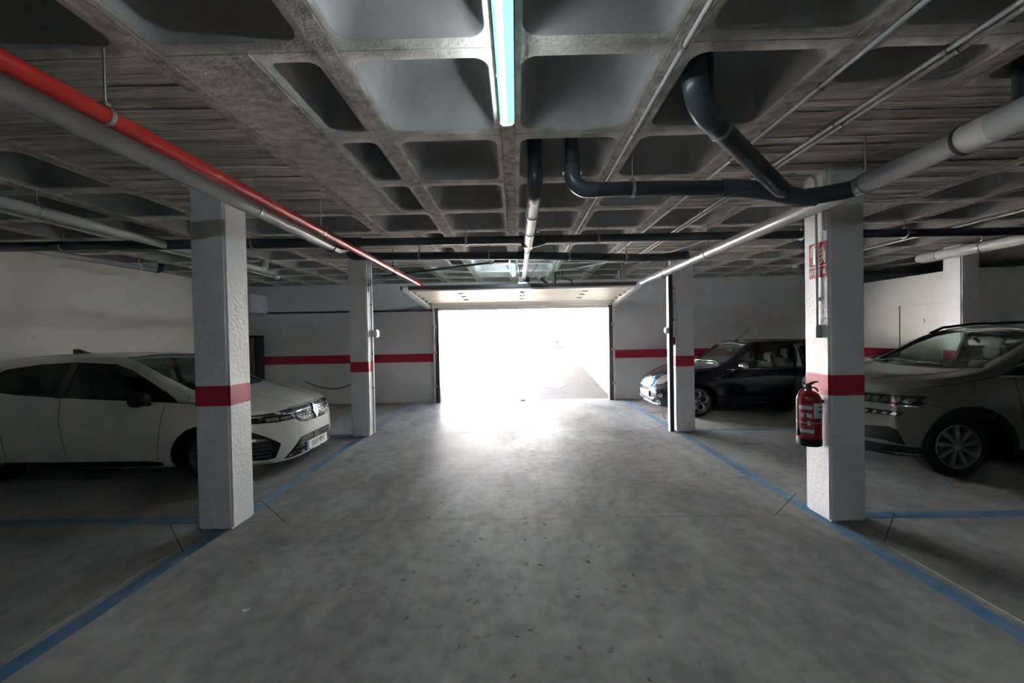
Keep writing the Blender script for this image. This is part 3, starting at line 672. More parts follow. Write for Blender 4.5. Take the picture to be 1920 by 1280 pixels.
t = conduit('thin pale conduit along the left coffers ending in a round detector', [(-4.88, -3, cz), (-4.88, 8.25, cz)], .010, clips=[((-4.88, y, cz), (0, 1, 0)) for y in (3.9, 4.5, 6.2)])
t.part('wire', G().sweep([(-4.84, -3, cz), (-4.84, 8.2, cz)], .004, 8), MT['lightgrey'])
t = T('detector', 'round cream smoke detector under the far left coffers', 'detector', (-4.9, 8.3, CZ)); t.part('body', G().lathe([(.055, CZ), (.06, CZ-.02), (.055, CZ-.045), (.035, CZ-.06)], (-4.83, 8.29, 0), 'z', 24), MT['white'])
t = T('detector', 'round cream smoke detector above the black car', 'detector', (5.57, 8.26, CZ)); t.part('body', G().lathe([(.055, CZ), (.06, CZ-.02), (.055, CZ-.045), (.035, CZ-.06)], (5.57, 8.26, 0), 'z', 24), MT['white'])
conduit('short pale conduit crossing above the end of the black collector pipe', [(2.45, 6.55, cz), (2.66, 5.7, cz), (2.75, 5.5, cz-.05)], .012)
t = T('wall_pipe', 'dark horizontal pipe fixed along the left end wall', 'pipe', (-4, 9.82, 2.2)); t.part('pipe', G().sweep([(-5.96, 9.815, 2.215), (-1.98, 9.815, 2.205)], .022, 14), MT['dark'])
for x in (-5.9, -4.25, -2.6): t.part('pipe_clip', G().box(x-.02, x+.02, 9.80, 9.85, 2.19, 2.25), MT['steel'])
t = T('wall_hose', 'sagging grey cable hanging against the left end wall', 'cable', (-4.5, 9.83, .4))
hp = [(-5.10, .56), (-4.95, .48), (-4.75, .41), (-4.5, .37), (-4.3, .37), (-4.15, .41), (-4.0, .47), (-3.85, .53)]
t.part('cable', G().sweep([(x, 9.835, z) for x, z in hp], .014, 8), MT['hose'])
t = T('panel_box', 'cream electrical box on the end wall left of the dark post', 'box', (3.5, 9.8, 2)); t.part('case', G().box(3.44, 3.76, 9.76, 9.85, 1.97, 2.40, ch=.008), MT['doorcream']); t.part('lock', G().box(3.585, 3.61, 9.75, 9.765, 2.16, 2.2), MT['hose'])

# first right column: conduits, sign, boxes
xf = 2.512
t = conduit('grey conduit looping onto the first right column across the extinguisher sign', [(1.95, 3.437, cz), (2.493, 3.437, cz), (2.493, 3.437, 1.60)], .010, mt='grey', clips=[((2.30, 3.437, cz), (1, 0, 0))])
t.part('clip', G().box(2.49, 2.512, 3.42, 3.455, 1.80, 1.83), MT['grey'])
t = T('wall_conduit', 'wider pale trunking strip on the first right column', 'conduit', (2.5, 3.37, 2)); t.part('tube', G().sweep([(2.505, 3.372, 2.36), (2.505, 3.372, 2.79)], .018, 12), MT['white'])
t = T('junction_box', 'grey junction box at the end of the sign conduit', 'box', (2.5, 3.44, 1.55)); t.part('case', G().box(2.455, 2.512, 3.395, 3.485, 1.495, 1.60, ch=.006), MT['grey'])
t = T('switch_plate', 'white switch plate beside the grey junction box', 'switch', (2.51, 3.53, 1.55)); t.part('plate', G().box(2.500, 2.512, 3.495, 3.575, 1.50, 1.585, ch=.004), MT['white']); t.part('rocker', G().box(2.496, 2.501, 3.51, 3.56, 1.515, 1.57), MT['white'])
t = T('fire_sign', 'red EXTINTOR sign with extinguisher and flame symbols', 'sign', (xf, 3.45, 2.14))
t.part('plate', G().box(xf-.003, xf-.0005, 3.348, 3.545, 1.992, 2.28), MT['signred'])
def on(pts, mt, nm): t.part(nm, G().prism([(3.545-a*.197, 1.992+b*.288) for a, b in pts], xf-.0045, xf-.003, 'x'), MT[mt])
on([(.03, .315), (.97, .315), (.97, .335), (.03, .335)], 'signwhite', 'divider')
on([(.22, .39), (.44, .39), (.44, .82), (.40, .88), (.26, .88), (.22, .82)], 'signwhite', 'extinguisher_symbol')
on([(.24, .89), (.31, .89), (.36, .97), (.26, .95)], 'signwhite', 'valve_symbol')
on([(.10, .62), (.15, .62), (.15, .82), (.24, .92), (.22, .96), (.10, .86)], 'signwhite', 'hose_symbol')
for i in range(4):
    b = .40+i*.12
    on([(.60, b), (.66, b-.02), (.76, b+.03), (.84, b+.13), (.86, b+.21), (.79, b+.16), (.72, b+.08), (.66, b+.05)], 'signwhite', 'flame_symbol')
on([(.86, .40), (.90, .40), (.92, .66), (.88, .80), (.86, .66)], 'signwhite', 'flame_symbol')
t.part('lettering', text_on('EXTINTOR', .06, (xf-.004, 3.4465, 2.035), (0, -1, 0), (0, 0, 1), .60, 1.0), MT['signwhite'])

# extinguisher
ex, ey = 2.410, 3.425
t = T('fire_extinguisher', 'red fire extinguisher hung on the first right column', 'fire extinguisher', (ex, ey, .6))
t.part('cylinder', G().lathe([(.080, .66), (.088, .662), (.088, .985), (.084, 1.01), (.068, 1.035), (.045, 1.052), (.026, 1.06), (.022, 1.075)], (ex, ey, 0), 'z', 36), MT['exred'])
t.part('base_ring', G().lathe([(.078, .61), (.088, .615), (.0905, .66), (.089, .672), (.08, .674)], (ex, ey, 0), 'z', 36), MT['black'])
t.part('valve', G().lathe([(.022, 1.07), (.024, 1.075), (.024, 1.09), (.018, 1.093), (.018, 1.115)], (ex, ey, 0), 'z', 20), MT['darkmetal'])
t.part('lever', G().prism([(ex+q, h) for q, h in [(-.035, 1.095), (.0, 1.098), (.05, 1.125), (.075, 1.128), (.072, 1.137), (.045, 1.137), (.0, 1.12), (-.035, 1.105)]], ey-.011, ey+.011, 'y'), MT['darkmetal'])
t.part('carry_handle', G().prism([(ex+q, h) for q, h in [(-.02, 1.078), (.02, 1.085), (.05, 1.075), (.072, 1.05), (.078, 1.055), (.058, 1.085), (.02, 1.097), (-.02, 1.09)]], ey-.011, ey+.011, 'y'), MT['darkmetal'])
hp = [(-.018, 1.083), (-.05, 1.085), (-.085, 1.06), (-.103, 1.0), (-.106, .9), (-.102, .80), (-.101, .74)]
t.part('hose', G().sweep([(ex+a, ey-.02, z) for a, z in hp], .008, 10), MT['hose'])
t.part('nozzle', G().sweep([(ex-.101, ey-.02, .76), (ex-.10, ey-.02, .70)], [.008, .014], 12), MT['black'])
t.part('hose_strap', G().lathe([(.0885, .80), (.0895, .80), (.0895, .812), (.0885, .812)], (ex, ey, 0), 'z', 36), MT['steel'])
t.part('bracket', G().box(ex+.07, xf, ey-.03, ey+.03, .96, .985), MT['black'])
def patch(nm, a0, a1, z0, z1, mt, r=.0887):
    n = 10; g = G(); vs = []
    for i in range(n+1):
        a = math.radians(a0+(a1-a0)*i/n)
        for rr in (r, r+.0006):
            for z in (z0, z1): vs.append((ex+rr*math.cos(a), ey+rr*math.sin(a), z))
    fs = []
    for i in range(n):
        k = 4*i; fs += [(k+2, k+3, k+7, k+6), (k, k+4, k+5, k+1), (k, k+2, k+6, k+4), (k+1, k+5, k+7, k+3)]
    fs += [(0, 1, 3, 2), (4*n, 4*n+2, 4*n+3, 4*n+1)]
    g.add(vs, fs); return t.part(nm, g, MT[mt])
patch('instruction_label', 186, 258, .69, .96, 'labelpink')
patch('label_band', 186, 250, .915, .945, 'sticker', .0894); patch('label_band', 186, 258, .725, .752, 'sticker', .0894)
for a, z in ((200, .85), (224, .85), (236, .845), (228, .785)): patch('label_print', a, a+13, z, z+.035, 'sticker', .0894)
patch('inspection_sticker', 256, 322, .845, .968, 'sticker', .0896)
patch('sticker_print', 283, 312, .93, .94, 'stickblue', .0903); patch('sticker_print', 281, 314, .888, .906, 'stickblue', .0903); patch('sticker_print', 264, 316, .859, .862, 'stickblue', .0903)

# second pair of columns: posts, conduits, boxes
t = T('edge_post', 'dark steel post on the aisle face of the second right column', 'post', (2.43, 6.53, 0)); t.part('channel', G().box(2.405, 2.462, 6.495, 6.56, 0, 2.47), MT['darkmetal']); t.part('edge_strip', G().box(2.396, 2.404, 6.495, 6.575, 0, 2.47), MT['whitemetal'])
for i, y in enumerate((6.53, 6.62)):
    t = T('wall_conduit', ('narrow pale conduit near the front edge of the second right column', 'pale conduit beside the dark post on the second right column')[i], 'conduit', (2.49, y, 0)); t.part('tube', G().sweep([(2.485, y, .02 if i else 1.36), (2.485, y, 2.83)], .014, 10), MT['white'])
    for z in (.95, 1.75, 2.25): t.part('clip', G().box(2.47, 2.5, y-.02, y+.02, z if i or z > 1.4 else 1.45, (z if i or z > 1.4 else 1.45)+.02), MT['hose'])
t = T('push_button', 'round white push button on the dark steel post', 'button', (2.39, 6.54, 1.6)); t.part('body', G().lathe([(.055, 2.395), (.055, 2.37), (.035, 2.35)], (0, 6.54, 1.60), 'x', 20), MT['white']); t.part('key_barrel', G().lathe([(.02, 6.494), (.02, 6.475)], (2.435, 0, 1.60), 'y', 14), MT['black'])
t = T('red_call_point', 'small red call point on the second right column', 'switch', (2.49, 6.53, 1.4)); t.part('case', G().box(2.475, 2.5, 6.50, 6.57, 1.38, 1.49, ch=.005), MT['signred'])
for i, y in enumerate((6.55, 6.66)):
    t = T('wall_conduit', ('narrow pale conduit near the front edge of the second left column', 'pale conduit near the back edge of the second left column')[i], 'conduit', (-2.34, y, 0)); t.part('tube', G().sweep([(-2.342, y, .02 if i else 2.3), (-2.342, y, 2.83)], .013, 10), MT['white'])
    for z in (.75, 1.3, 2.1): t.part('clip', G().box(-2.355, -2.33, y-.02, y+.02, z if i else 2.4, (z if i else 2.4)+.02), MT['hose'])
t = T('junction_box', 'white junction box on the second left column', 'box', (-2.3, 6.6, 1.64)); t.part('case', G().box(-2.355, -2.24, 6.56, 6.68, 1.58, 1.695, ch=.008), MT['white']); t.part('lid', G().box(-2.245, -2.232, 6.57, 6.67, 1.59, 1.685, ch=.004), MT['white'])

# ---------------------------------------------------------------- lamps
def lamp(lab, y0, y1, tb='tube'):
    t = T('tube_lamp', lab, 'lamp', (X0, (y0+y1)/2, CZ))
    t.part('housing', G().box(X0-.04, X0+.04, y0+.01, y1-.01, CZ-.034, CZ-.004, ch=.006), MT['white'])
    n = 10; g = G(); vs = []; r = .042
    prof = [(r*math.cos(PI+PI*i/n), .034*math.sin(PI+PI*i/n)-.03) for i in range(n+1)]
    for yy in (y0+.03, y1-.03): vs += [(X0+a, yy, CZ+b) for a, b in prof]
    fs = [(i, i+1, n+2+i, n+1+i) for i in range(n)]
    g.add(vs, fs); d = t.part('diffuser', g, MT['diffuser'])
    t.part('tube', G().sweep([(X0-.014, y0+.05, CZ-.069), (X0-.014, y1-.05, CZ-.069)], .0135, 12), MT[tb])
    for yy in (y0, y1-.035): t.part('end_cap', G().box(X0-.042, X0+.042, yy, yy+.035, CZ-.066, CZ-.004, ch=.01), MT['white'])
    for yy in (y0+.3, y1-.45): t.part('clip', G().box(X0-.045, X0+.045, yy, yy+.02, CZ-.040, CZ-.028), MT['steel'])
    return t
lamp('lit cyan-white tube lamp over the middle of the aisle', .88, 2.44)
lamp('lit tube lamp further along, behind the black collector pipes', 7.0, 8.5, 'tube2')
lamp('lit tube lamp behind the viewpoint over the aisle', -2.9, -1.34)

# ---------------------------------------------------------------- leaves and scraps
def leaf(lab, x, y, sz, mt='leaf', seed=0):
    rr = random.Random(seed); t = T('fallen_leaf' if mt == 'leaf' else 'paper_scrap', lab, 'leaf' if mt == 'leaf' else 'scrap', (x, y, 0), rz=rr.uniform(0, 6))
    t.off = (0, 0, 0); n = 7; vs = []; fs = []
    for i in range(n):
        s = i/(n-1); wd = sz*.36*math.sin(PI*min(1, s*1.03+.02))*(1+.25*rr.uniform(-1, 1)); xx = sz*(s-.5); zc = .006+.018*sz/.06*(s-.5)**2*4+rr.uniform(0, .002)
        vs += [(xx, -wd, zc+.35*wd), (xx, 0, zc), (xx, wd, zc+.45*wd)]
    for i in range(n-1):
        for j in (0, 1): fs.append((3*i+j, 3*i+j+1, 3*i+j+4, 3*i+j+3))
    k = len(vs); vs += [(a, b, c+.0012) for a, b, c in vs]; fs += [tuple(k+q for q in reversed(f)) for f in fs]
    t.part('blade', G().add(vs, fs), MT[mt]); 
    if mt == 'leaf': t.part('stalk', G().sweep([(-sz*.5, 0, .024*sz/.06), (-sz*.8, .004, .004)], .0015, 6), MT['leaf'])
for i, (x, y, s, l) in enumerate([(4.30, 4.05, .07, 'orange dry leaf on the floor in front of the grey car wheel'), (4.03, 3.93, .05, 'small pale leaf left of the orange one, before the grey car'), (4.95, 4.02, .055, 'dry leaf on the floor right of the grey car wheel'), (4.5, 3.7, .045, 'small dry leaf nearest the blue bay line by the grey car'),
                                  (2.037, 4.532, .06, 'dry leaf between the aisle and the fire extinguisher'), (1.643, 3.981, .045, 'dry leaf lying on tyre marks in the aisle'), (2.42, 3.85, .05, 'pale leaf at the back foot of the first right column'),
                                  (2.52, 5.15, .05, 'dry leaf on the blue line beyond the first right column'), (3.05, 5.1, .055, 'curled dry leaf on the bay floor right of the blue line'), (3.1, 6.95, .05, 'tiny leaf on the floor before the black car')]):
    leaf(l, x, y, s, 'leaf', i)
leaf('small white paper scrap on the floor in the left foreground', -1.581, 2.324, .045, 'paper', 33)
for i in range(14):
    leaf('dry leaf in the drift under the black car bumper', 2.72+R_.uniform(-.14, .28), 7.75+R_.uniform(-.3, .35), R_.uniform(.05, .08), 'leaf', 50+i)
for o in COL.objects:
    if o.get('label', '').startswith('dry leaf in the drift'): o['group'] = 'leaf drift under the black car'
# ---------------------------------------------------------------- cars
def pch(tab, x):
    """monotone cubic through a table of (x, value)"""
    X = [a for a, _ in tab]; Y = [b for _, b in tab]; n = len(X)
    if x <= X[0]: return Y[0]
    if x >= X[-1]: return Y[-1]
    d = [(Y[i+1]-Y[i])/(X[i+1]-X[i]) for i in range(n-1)]
    m = [d[0]]+[0 if d[i-1]*d[i] <= 0 else 2*d[i-1]*d[i]/(d[i-1]+d[i]) for i in range(1, n-1)]+[d[-1]]
    i = max(k for k in range(n-1) if X[k] <= x); h = X[i+1]-X[i]; t = (x-X[i])/h
    return (2*t**3-3*t*t+1)*Y[i]+(t**3-2*t*t+t)*h*m[i]+(-2*t**3+3*t*t)*Y[i+1]+(t**3-t*t)*h*m[i+1]
SEG = (2, 2, 4, 5, 2, 4, 4, 3, 4)
def section(C, x, ins=0, floor_=None):
    q = {k: pch(C[k], x) for k in ('zb', 'wl', 'wm', 'zm', 'zt', 'wb', 'zr', 'wr', 'zc')}
    zb = q['zb'] if floor_ is None else max(q['zb'], floor_)
    gl = max(0, min(1, (q['zr']-q['zt']-.06)/.2)); wg = q['wb']+(q['wr']-q['wb'])*(.12 if gl > .5 else .2); zg = q['zt']+(q['zr']-q['zt'])*.10+.004
    bul = .018*gl
    P = [(0, zb), (.78*q['wl'], zb), (q['wl'], zb+.05), (q['wm'], q['zm']), (q['wb'], q['zt']), (wg, zg),
         (wg+(q['wr']-wg)*.5+bul, zg+(q['zr']-zg)*.52), (q['wr'], q['zr']), (q['wr']*.62, q['zr']+(q['zc']-q['zr'])*.72), (0, q['zc'])]
    if ins:
        P = [(max(0, y-ins) if y > 0 else 0, z-(ins if i >= 7 else 0)) for i, (y, z) in enumerate(P)]
    n = len(P); tg = []
    for i in range(n):
        a = P[max(i-1, 0)]; b = P[min(i+1, n-1)]
        if i == n-1: v = (-1, 0)
        elif i == 0: v = (1, 0)
        else: v = (b[0]-a[0], b[1]-a[1])
        l = math.hypot(*v) or 1; tg.append((v[0]/l, v[1]/l))
    out = []
    for i in range(n-1):
        h = math.hypot(P[i+1][0]-P[i][0], P[i+1][1]-P[i][1])
        for s in range(SEG[i]):
            t = s/SEG[i]; a, b, c, d = 2*t**3-3*t*t+1, (t**3-2*t*t+t)*h, -2*t**3+3*t*t, (t**3-t*t)*h
            out.append((a*P[i][0]+b*tg[i][0]+c*P[i+1][0]+d*tg[i+1][0], a*P[i][1]+b*tg[i][1]+c*P[i+1][1]+d*tg[i+1][1]))
    out.append(P[-1]); return out
def loft(C, xs, ins=0, floor_=None):
    vs = []; fs = []
    for x in xs:
        h = section(C, x, ins, floor_); ring_ = [(x, y, z) for y, z in h]+[(x, -y, z) for y, z in reversed(h[1:-1])]
        vs += ring_
    n = len(ring_)
    for i in range(len(xs)-1):
        for j in range(n): fs.append((i*n+j, (i+1)*n+j, (i+1)*n+(j+1) % n, i*n+(j+1) % n))
    for i, rev in ((0, False), (len(xs)-1, True)):
        k = len(vs); ps = vs[i*n:(i+1)*n]; vs.append((xs[i]+(.004 if rev else -.004), 0, sum(p[2] for p in ps)/n))
        for j in range(n):
            f = (k, i*n+j, i*n+(j+1) % n); fs.append(tuple(reversed(f)) if rev else f)
    return vs, fs
def temp(me):
    o = bpy.data.objects.new('tmp', me); COL.objects.link(o); return o
def boolean(me, cutters):
    o = temp(me); cs = []
    for c in cutters:
        b = temp(c); cs.append(b); m_ = o.modifiers.new('b', 'BOOLEAN'); m_.object = b; m_.operation = 'DIFFERENCE'; m_.solver = 'EXACT'
        try: m_.material_mode = 'TRANSFER'
        except Exception: pass
    bpy.context.view_layer.update()
    res = bpy.data.meshes.new_from_object(o.evaluated_get(bpy.context.evaluated_depsgraph_get()))
    for b in cs+[o]: bpy.data.objects.remove(b)
    return res
def inpoly(p, poly):
    c = False; n = len(poly)
    for i in range(n):
        a, b = poly[i], poly[i-1]
        if (a[1] > p[1]) != (b[1] > p[1]) and p[0] < (b[0]-a[0])*(p[1]-a[1])/(b[1]-a[1])+a[0]: c = not c
    return c
AX = {'left': lambda p: (Vector((p[0], 3, p[1])), Vector((0, -1, 0))), 'right': lambda p: (Vector((p[0], -3, p[1])), Vector((0, 1, 0))),
      'front': lambda p: (Vector((6, p[0], p[1])), Vector((-1, 0, 0))), 'top': lambda p: (Vector((p[0], p[1], 5)), Vector((0, 0, -1)))}
class Car:
    def __init__(s, label, loc, rz, C, paint, wheelr, wb, halfw):
        s.t = T('car', label, 'car', loc, rz, local=True); s.C = C; s.paint = paint
        xs0, xs1 = C['zb'][0][0], C['zb'][-1][0]; N = 84; xs = []
        for i in range(N+1):
            u = i/N; u = .5-.5*math.cos(PI*u) if False else u
            xs.append(xs0+(xs1-xs0)*u)
        e = [.004, .012, .025]; xs = sorted(set(xs+[xs0+a for a in e]+[xs1-a for a in e]))
        vs, fs = loft(C, xs); s.bvh = BVHTree.FromPolygons([Vector(v) for v in vs], fs); s.xs = xs
        s.g = G().add(vs, fs)
    def hit(s, ax, p):
        o, d = AX[ax](p); h = s.bvh.ray_cast(o, d)
        if h[0] is None:
            q = s.bvh.find_nearest(o+d*(3.0 if ax in ('left', 'right') else 5.3)); return q[0], q[1]
        nrm = h[1] if h[1].dot(d) < 0 else -h[1]
        return h[0], nrm
    def decal(s, name, ax, poly, mt, off=.002, th=.006, step=.035, parent=None, label=None):
        B = []
        for i, a in enumerate(poly):
            b = poly[(i+1) % len(poly)]; k = max(1, int(math.hypot(b[0]-a[0], b[1]-a[1])/step))
            B += [(a[0]+(b[0]-a[0])*j/k, a[1]+(b[1]-a[1])*j/k) for j in range(k)]
        xs = [p[0] for p in B]; ys = [p[1] for p in B]; I = []
        x = min(xs)+step/2
        while x < max(xs):
            y = min(ys)+step/2
            while y < max(ys):
                if inpoly((x, y), poly) and min(math.hypot(x-b[0], y-b[1]) for b in B) > step*.45: I.append((x, y))
                y += step
            x += step
        V = [Vector(p) for p in B+I]
        r = geometry.delaunay_2d_cdt(V, [(i, (i+1) % len(B)) for i in range(len(B))], [], 1, 1e-6)
        pts = [tuple(p) for p in r[0]]; tri = r[2]; n = len(pts); F = []; Bk = []
        for p in pts:
            h, nr = s.hit(ax, p); F.append(h+nr*off); Bk.append(h+nr*(off-th))
        g = G(); ed = {}
        for f in tri:
            for i in range(len(f)):
                a, b = f[i], f[(i+1) % len(f)]
                if (b, a) in ed: del ed[(b, a)]
                else: ed[(a, b)] = 1
        g.add(F+Bk, [tuple(f) for f in tri]+[tuple(n+i for i in reversed(f)) for f in tri]+[(b, a, n+a, n+b) for a, b in ed])
        return s.t.part(name, g, MT[mt] if isinstance(mt, str) else mt, label, parent)
    def both(s, name, poly, mt, **k):
        return [s.decal(name, a, poly, mt, **k) for a in ('left', 'right')]
    def front2(s, name, poly, mt, **k):
        return [s.decal(name, 'front', poly, mt, **k), s.decal(name, 'front', [(-a, b) for a, b in poly], mt, **k)]
    def line(s, ax, pts, w=.006, name='panel_gap', mt='black', off=.0012, th=.004):
        L = []; Rr = []
        for i, p in enumerate(pts):
            a = pts[max(i-1, 0)]; b = pts[min(i+1, len(pts)-1)]; t = (b[0]-a[0], b[1]-a[1]); l = math.hypot(*t) or 1
            nx, ny = -t[1]/l*w/2, t[0]/l*w/2; L.append((p[0]+nx, p[1]+ny)); Rr.append((p[0]-nx, p[1]-ny))
        return s.decal(name, ax, L+Rr[::-1], mt, off, th, step=.05)
    def body(s, windows, screen, rear, zcut, arches, wr, floor_=.42, inx=(0, 0)):
        C = s.C; me = s.g.mesh('body', [s.paint])
        xi = [inx[0]+(inx[1]-inx[0])*i/40 for i in range(41)]
        v, f = loft(C, xi, .035, floor_); inner = G().add(v, f).mesh('inner', [MT['interior']])
        cut = G()
        for w_ in windows:
            for a, b in ((.42, 1.3), (-1.3, -.42)): cut.prism(w_, a, b, 'y')
        scr = G(); scr.prism(screen, zcut, 2.2, 'z')
        if rear: scr.prism(rear, zcut+.06, 2.2, 'z')
        arch = G()
        for ax_ in arches:
            for sg in (1, -1):
                a, b = (.52, 1.2) if sg > 0 else (-1.2, -.52)
                arch.lathe([(wr, a), (wr, b)], (ax_, 0, C['axle']), 'y', 40)
        s.body_o = link('body', boolean(me, [inner, cut.mesh('c', [MT['interior']]), scr.mesh('c', [MT['interior']]), arch.mesh('c', [MT['black']])]), s.t.o)
        mm = s.body_o.data; mm.name = 'body'; mm.shade_smooth(); mm.set_sharp_from_angle(angle=math.radians(32))
    def wheel(s, x, side, r, w_, rimr, style, y):
        """tyre with rim, spokes and hub as its sub-parts; side = +1 left, -1 right"""
        c = (x, side*y, r); pr = [(rimr, -w_/2), (rimr+.02, -w_/2), (r-.03, -w_/2+.004), (r-.008, -w_/2+.022), (r, -w_/2+.045), (r, w_/2-.045), (r-.008, w_/2-.022), (r-.03, w_/2-.004), (rimr+.02, w_/2), (rimr, w_/2)]
        cc = (c[0], c[1]-side*w_/2, c[2])
        o = s.t.part('wheel', G().lathe(pr, cc, 'y', 44, cap=False), MT['rubber'])
        al = MT['alloydark' if style == 'dark' else 'alloy']
        e = side*.004; q = side
        s.t.part('rim', G().lathe([(rimr+.006, e), (rimr-.008, e+q*.004), (rimr-.022, -q*.02), (rimr-.03, -q*.12), (rimr-.02, -q*.15), (rimr+.004, -q*.15)], c, 'y', 44, cap=False), al, parent=o)
        s.t.part('brake_disc', G().lathe([(.02, -q*.10), (rimr*.78, -q*.10), (rimr*.78, -q*.115), (.02, -q*.115)], c, 'y', 32), MT['disc'], parent=o)
        s.t.part('inner_shade', G().lathe([(.02, -q*.14), (rimr-.02, -q*.14), (rimr-.02, -q*.15), (.02, -q*.15)], c, 'y', 32), MT['rubber'], parent=o)
        s.t.part('hub_cap', G().lathe([(.045, -q*.03), (.045, -q*.008), (.03, q*.002), (.005, q*.003)], c, 'y', 20), al, parent=o)
        R0 = rimr-.02
        def spoke(poly, ya, yb, a):
            g = G(); g.prism([(px*math.cos(a)-pz*math.sin(a)+c[0], px*math.sin(a)+pz*math.cos(a)+c[2]) for px, pz in poly], c[1]+q*ya, c[1]+q*yb, 'y')
            return s.t.part('spoke', g, al, parent=o)
        if style == 'dark':
            for k in range(5):
                a = 2*PI*k/5+.3
                for d in (-.27, .27):
                    ca = [(.03, -.008), (R0*.6, R0*.6*math.tan(d*.45)-.007), (R0+.01, R0*math.tan(d)-.014), (R0+.012, R0*math.tan(d)+.014), (R0*.6, R0*.6*math.tan(d*.45)+.007), (.03, .008)]
                    spoke(ca, -.025, -.004, a)
        elif style == 'twin':
            for k in range(9):
                spoke([(.03, -.012), (R0*.5, -.020), (R0*.8, -.036), (R0+.01, -.032), (R0+.012, .006), (R0*.8, .012), (R0*.5, .010), (.03, .012)], -.03, -.004, 2*PI*k/9+.2)
        else:
            for k in range(5):
                a = 2*PI*k/5+.35; rr = R0*.36; cx, cz = R0*.64*math.cos(a), R0*.64*math.sin(a); g = G(); n = 24; vs = []; fs = []
                for i in range(n):
                    b = 2*PI*i/n
                    for rad, yy in ((rr, -.004), (rr-.022, -.012), (rr-.02, -.05), (rr+.002, -.05)):
                        vs.append((c[0]+cx+rad*math.cos(b), c[1]+q*yy, c[2]+cz+rad*math.sin(b)))
                for i in range(n):
                    for j in range(4): fs.append((4*i+j, 4*i+(j+1) % 4, 4*((i+1) % n)+(j+1) % 4, 4*((i+1) % n)+j))
                g.add(vs, fs); s.t.part('spoke', g, al, parent=o)
        return o
    def seat(s, x, y, z, hr=True):
        g = G(); g.prism([(x-.05, z), (x+.42, z+.03), (x+.44, z+.14), (x+.05, z+.13), (x-.12, z+.60), (x-.22, z+.60), (x-.12, z+.05)], y-.23, y+.23, 'y')
        o = s.t.part('seat', g, MT['seat'])
        if hr: s.t.part('headrest', G().box(x-.25, x-.15, y-.13, y+.13, z+.63, z+.80, ch=.03).box(x-.205, x-.195, y-.05, y+.05, z+.55, z+.65), MT['seat'], parent=o)
    def cabin(s, xd, zd, hw, xs_, zs, side):
        s.t.part('dashboard', G().prism([(xd, zd-.02), (xd-.15, zd+.03), (xd-.45, zd+.02), (xd-.55, zd-.06), (xd-.5, zd-.3), (xd, zd-.3)], -hw, hw, 'y'), MT['interior'])
        for y in (-.36, .36):
            s.seat(xs_, y, zs); s.seat(xs_-.78, y, zs+.03)
        c = Vector((xd-.68, side*.36, zd+.0)); ax = Vector((.85, 0, .5)).normalized(); u = Vector((0, 1, 0)); v = ax.cross(u)
        pts = [c+(u*math.cos(2*PI*i/24)+v*math.sin(2*PI*i/24))*.18 for i in range(25)]
        o = s.t.part('steering_wheel', G().sweep(pts, .013, 8), MT['interior'])
        for k in (0, 2.3, 4): s.t.part('wheel_spoke', G().sweep([c-ax*.02, c+(u*math.cos(k)+v*math.sin(k))*.18], .012, 8), MT['interior'], parent=o)
    def door_mirror(s, x, y, z, mt, sc=1, base='black'):
        for sg in (1, -1):
            b = bmesh.new(); bmesh.ops.create_uvsphere(b, u_segments=16, v_segments=10, radius=1)
            g = G(); b.verts.ensure_lookup_table()
            for i, v in enumerate(b.verts): v.index = i
            vs = []
            for v in b.verts:
                X, Y, Z = v.co; X = X if X > 0 else X*.45
                vs.append((x+X*.11*sc, sg*(y+.10+Y*.105*sc), z+(Z*.075+.012*X)*sc))
            g.add(vs, [[v.index for v in f.verts] for f in b.faces]); b.free()
            o = s.t.part('door_mirror', g, MT[mt]); s.t.part('mirror_arm', G().sweep([(x+.03, sg*(y-.06), z-.07), (x+.02, sg*(y+.06), z-.05)], .022, 10), MT[base], parent=o)
    def plate(s, x, y0, z, txt, ink, tilt=0, w_=.52, h=.11, eu=True, face='white'):
        o = s.t.part('number_plate', G().box(x, x+.008, y0-w_/2, y0+w_/2, z-h/2, z+h/2, ch=.003), MT[face])
        if eu: s.t.part('plate_strip', G().box(x+.007, x+.0095, y0-w_/2+.004, y0-w_/2+.045, z-h/2+.004, z+h/2-.004), MT['blueplate'], parent=o)
        if txt: s.t.part('plate_lettering', text_on(txt, .105, (x+.0086, y0+.02, z), (0, 1, 0), (0, 0, 1), .70, 1), MT[ink], parent=o)
        return o
def ann(cx, cz, r0, r1, a0, a1, n=18):
    P = [(cx+r1*math.cos(a0+(a1-a0)*i/n), cz+r1*math.sin(a0+(a1-a0)*i/n)) for i in range(n+1)]
    return P+[(cx+r0*math.cos(a0+(a1-a0)*i/n), cz+r0*math.sin(a0+(a1-a0)*i/n)) for i in range(n, -1, -1)]
def mir(half): return half+[(x, -y) for x, y in reversed(half) if abs(y) > 1e-6]

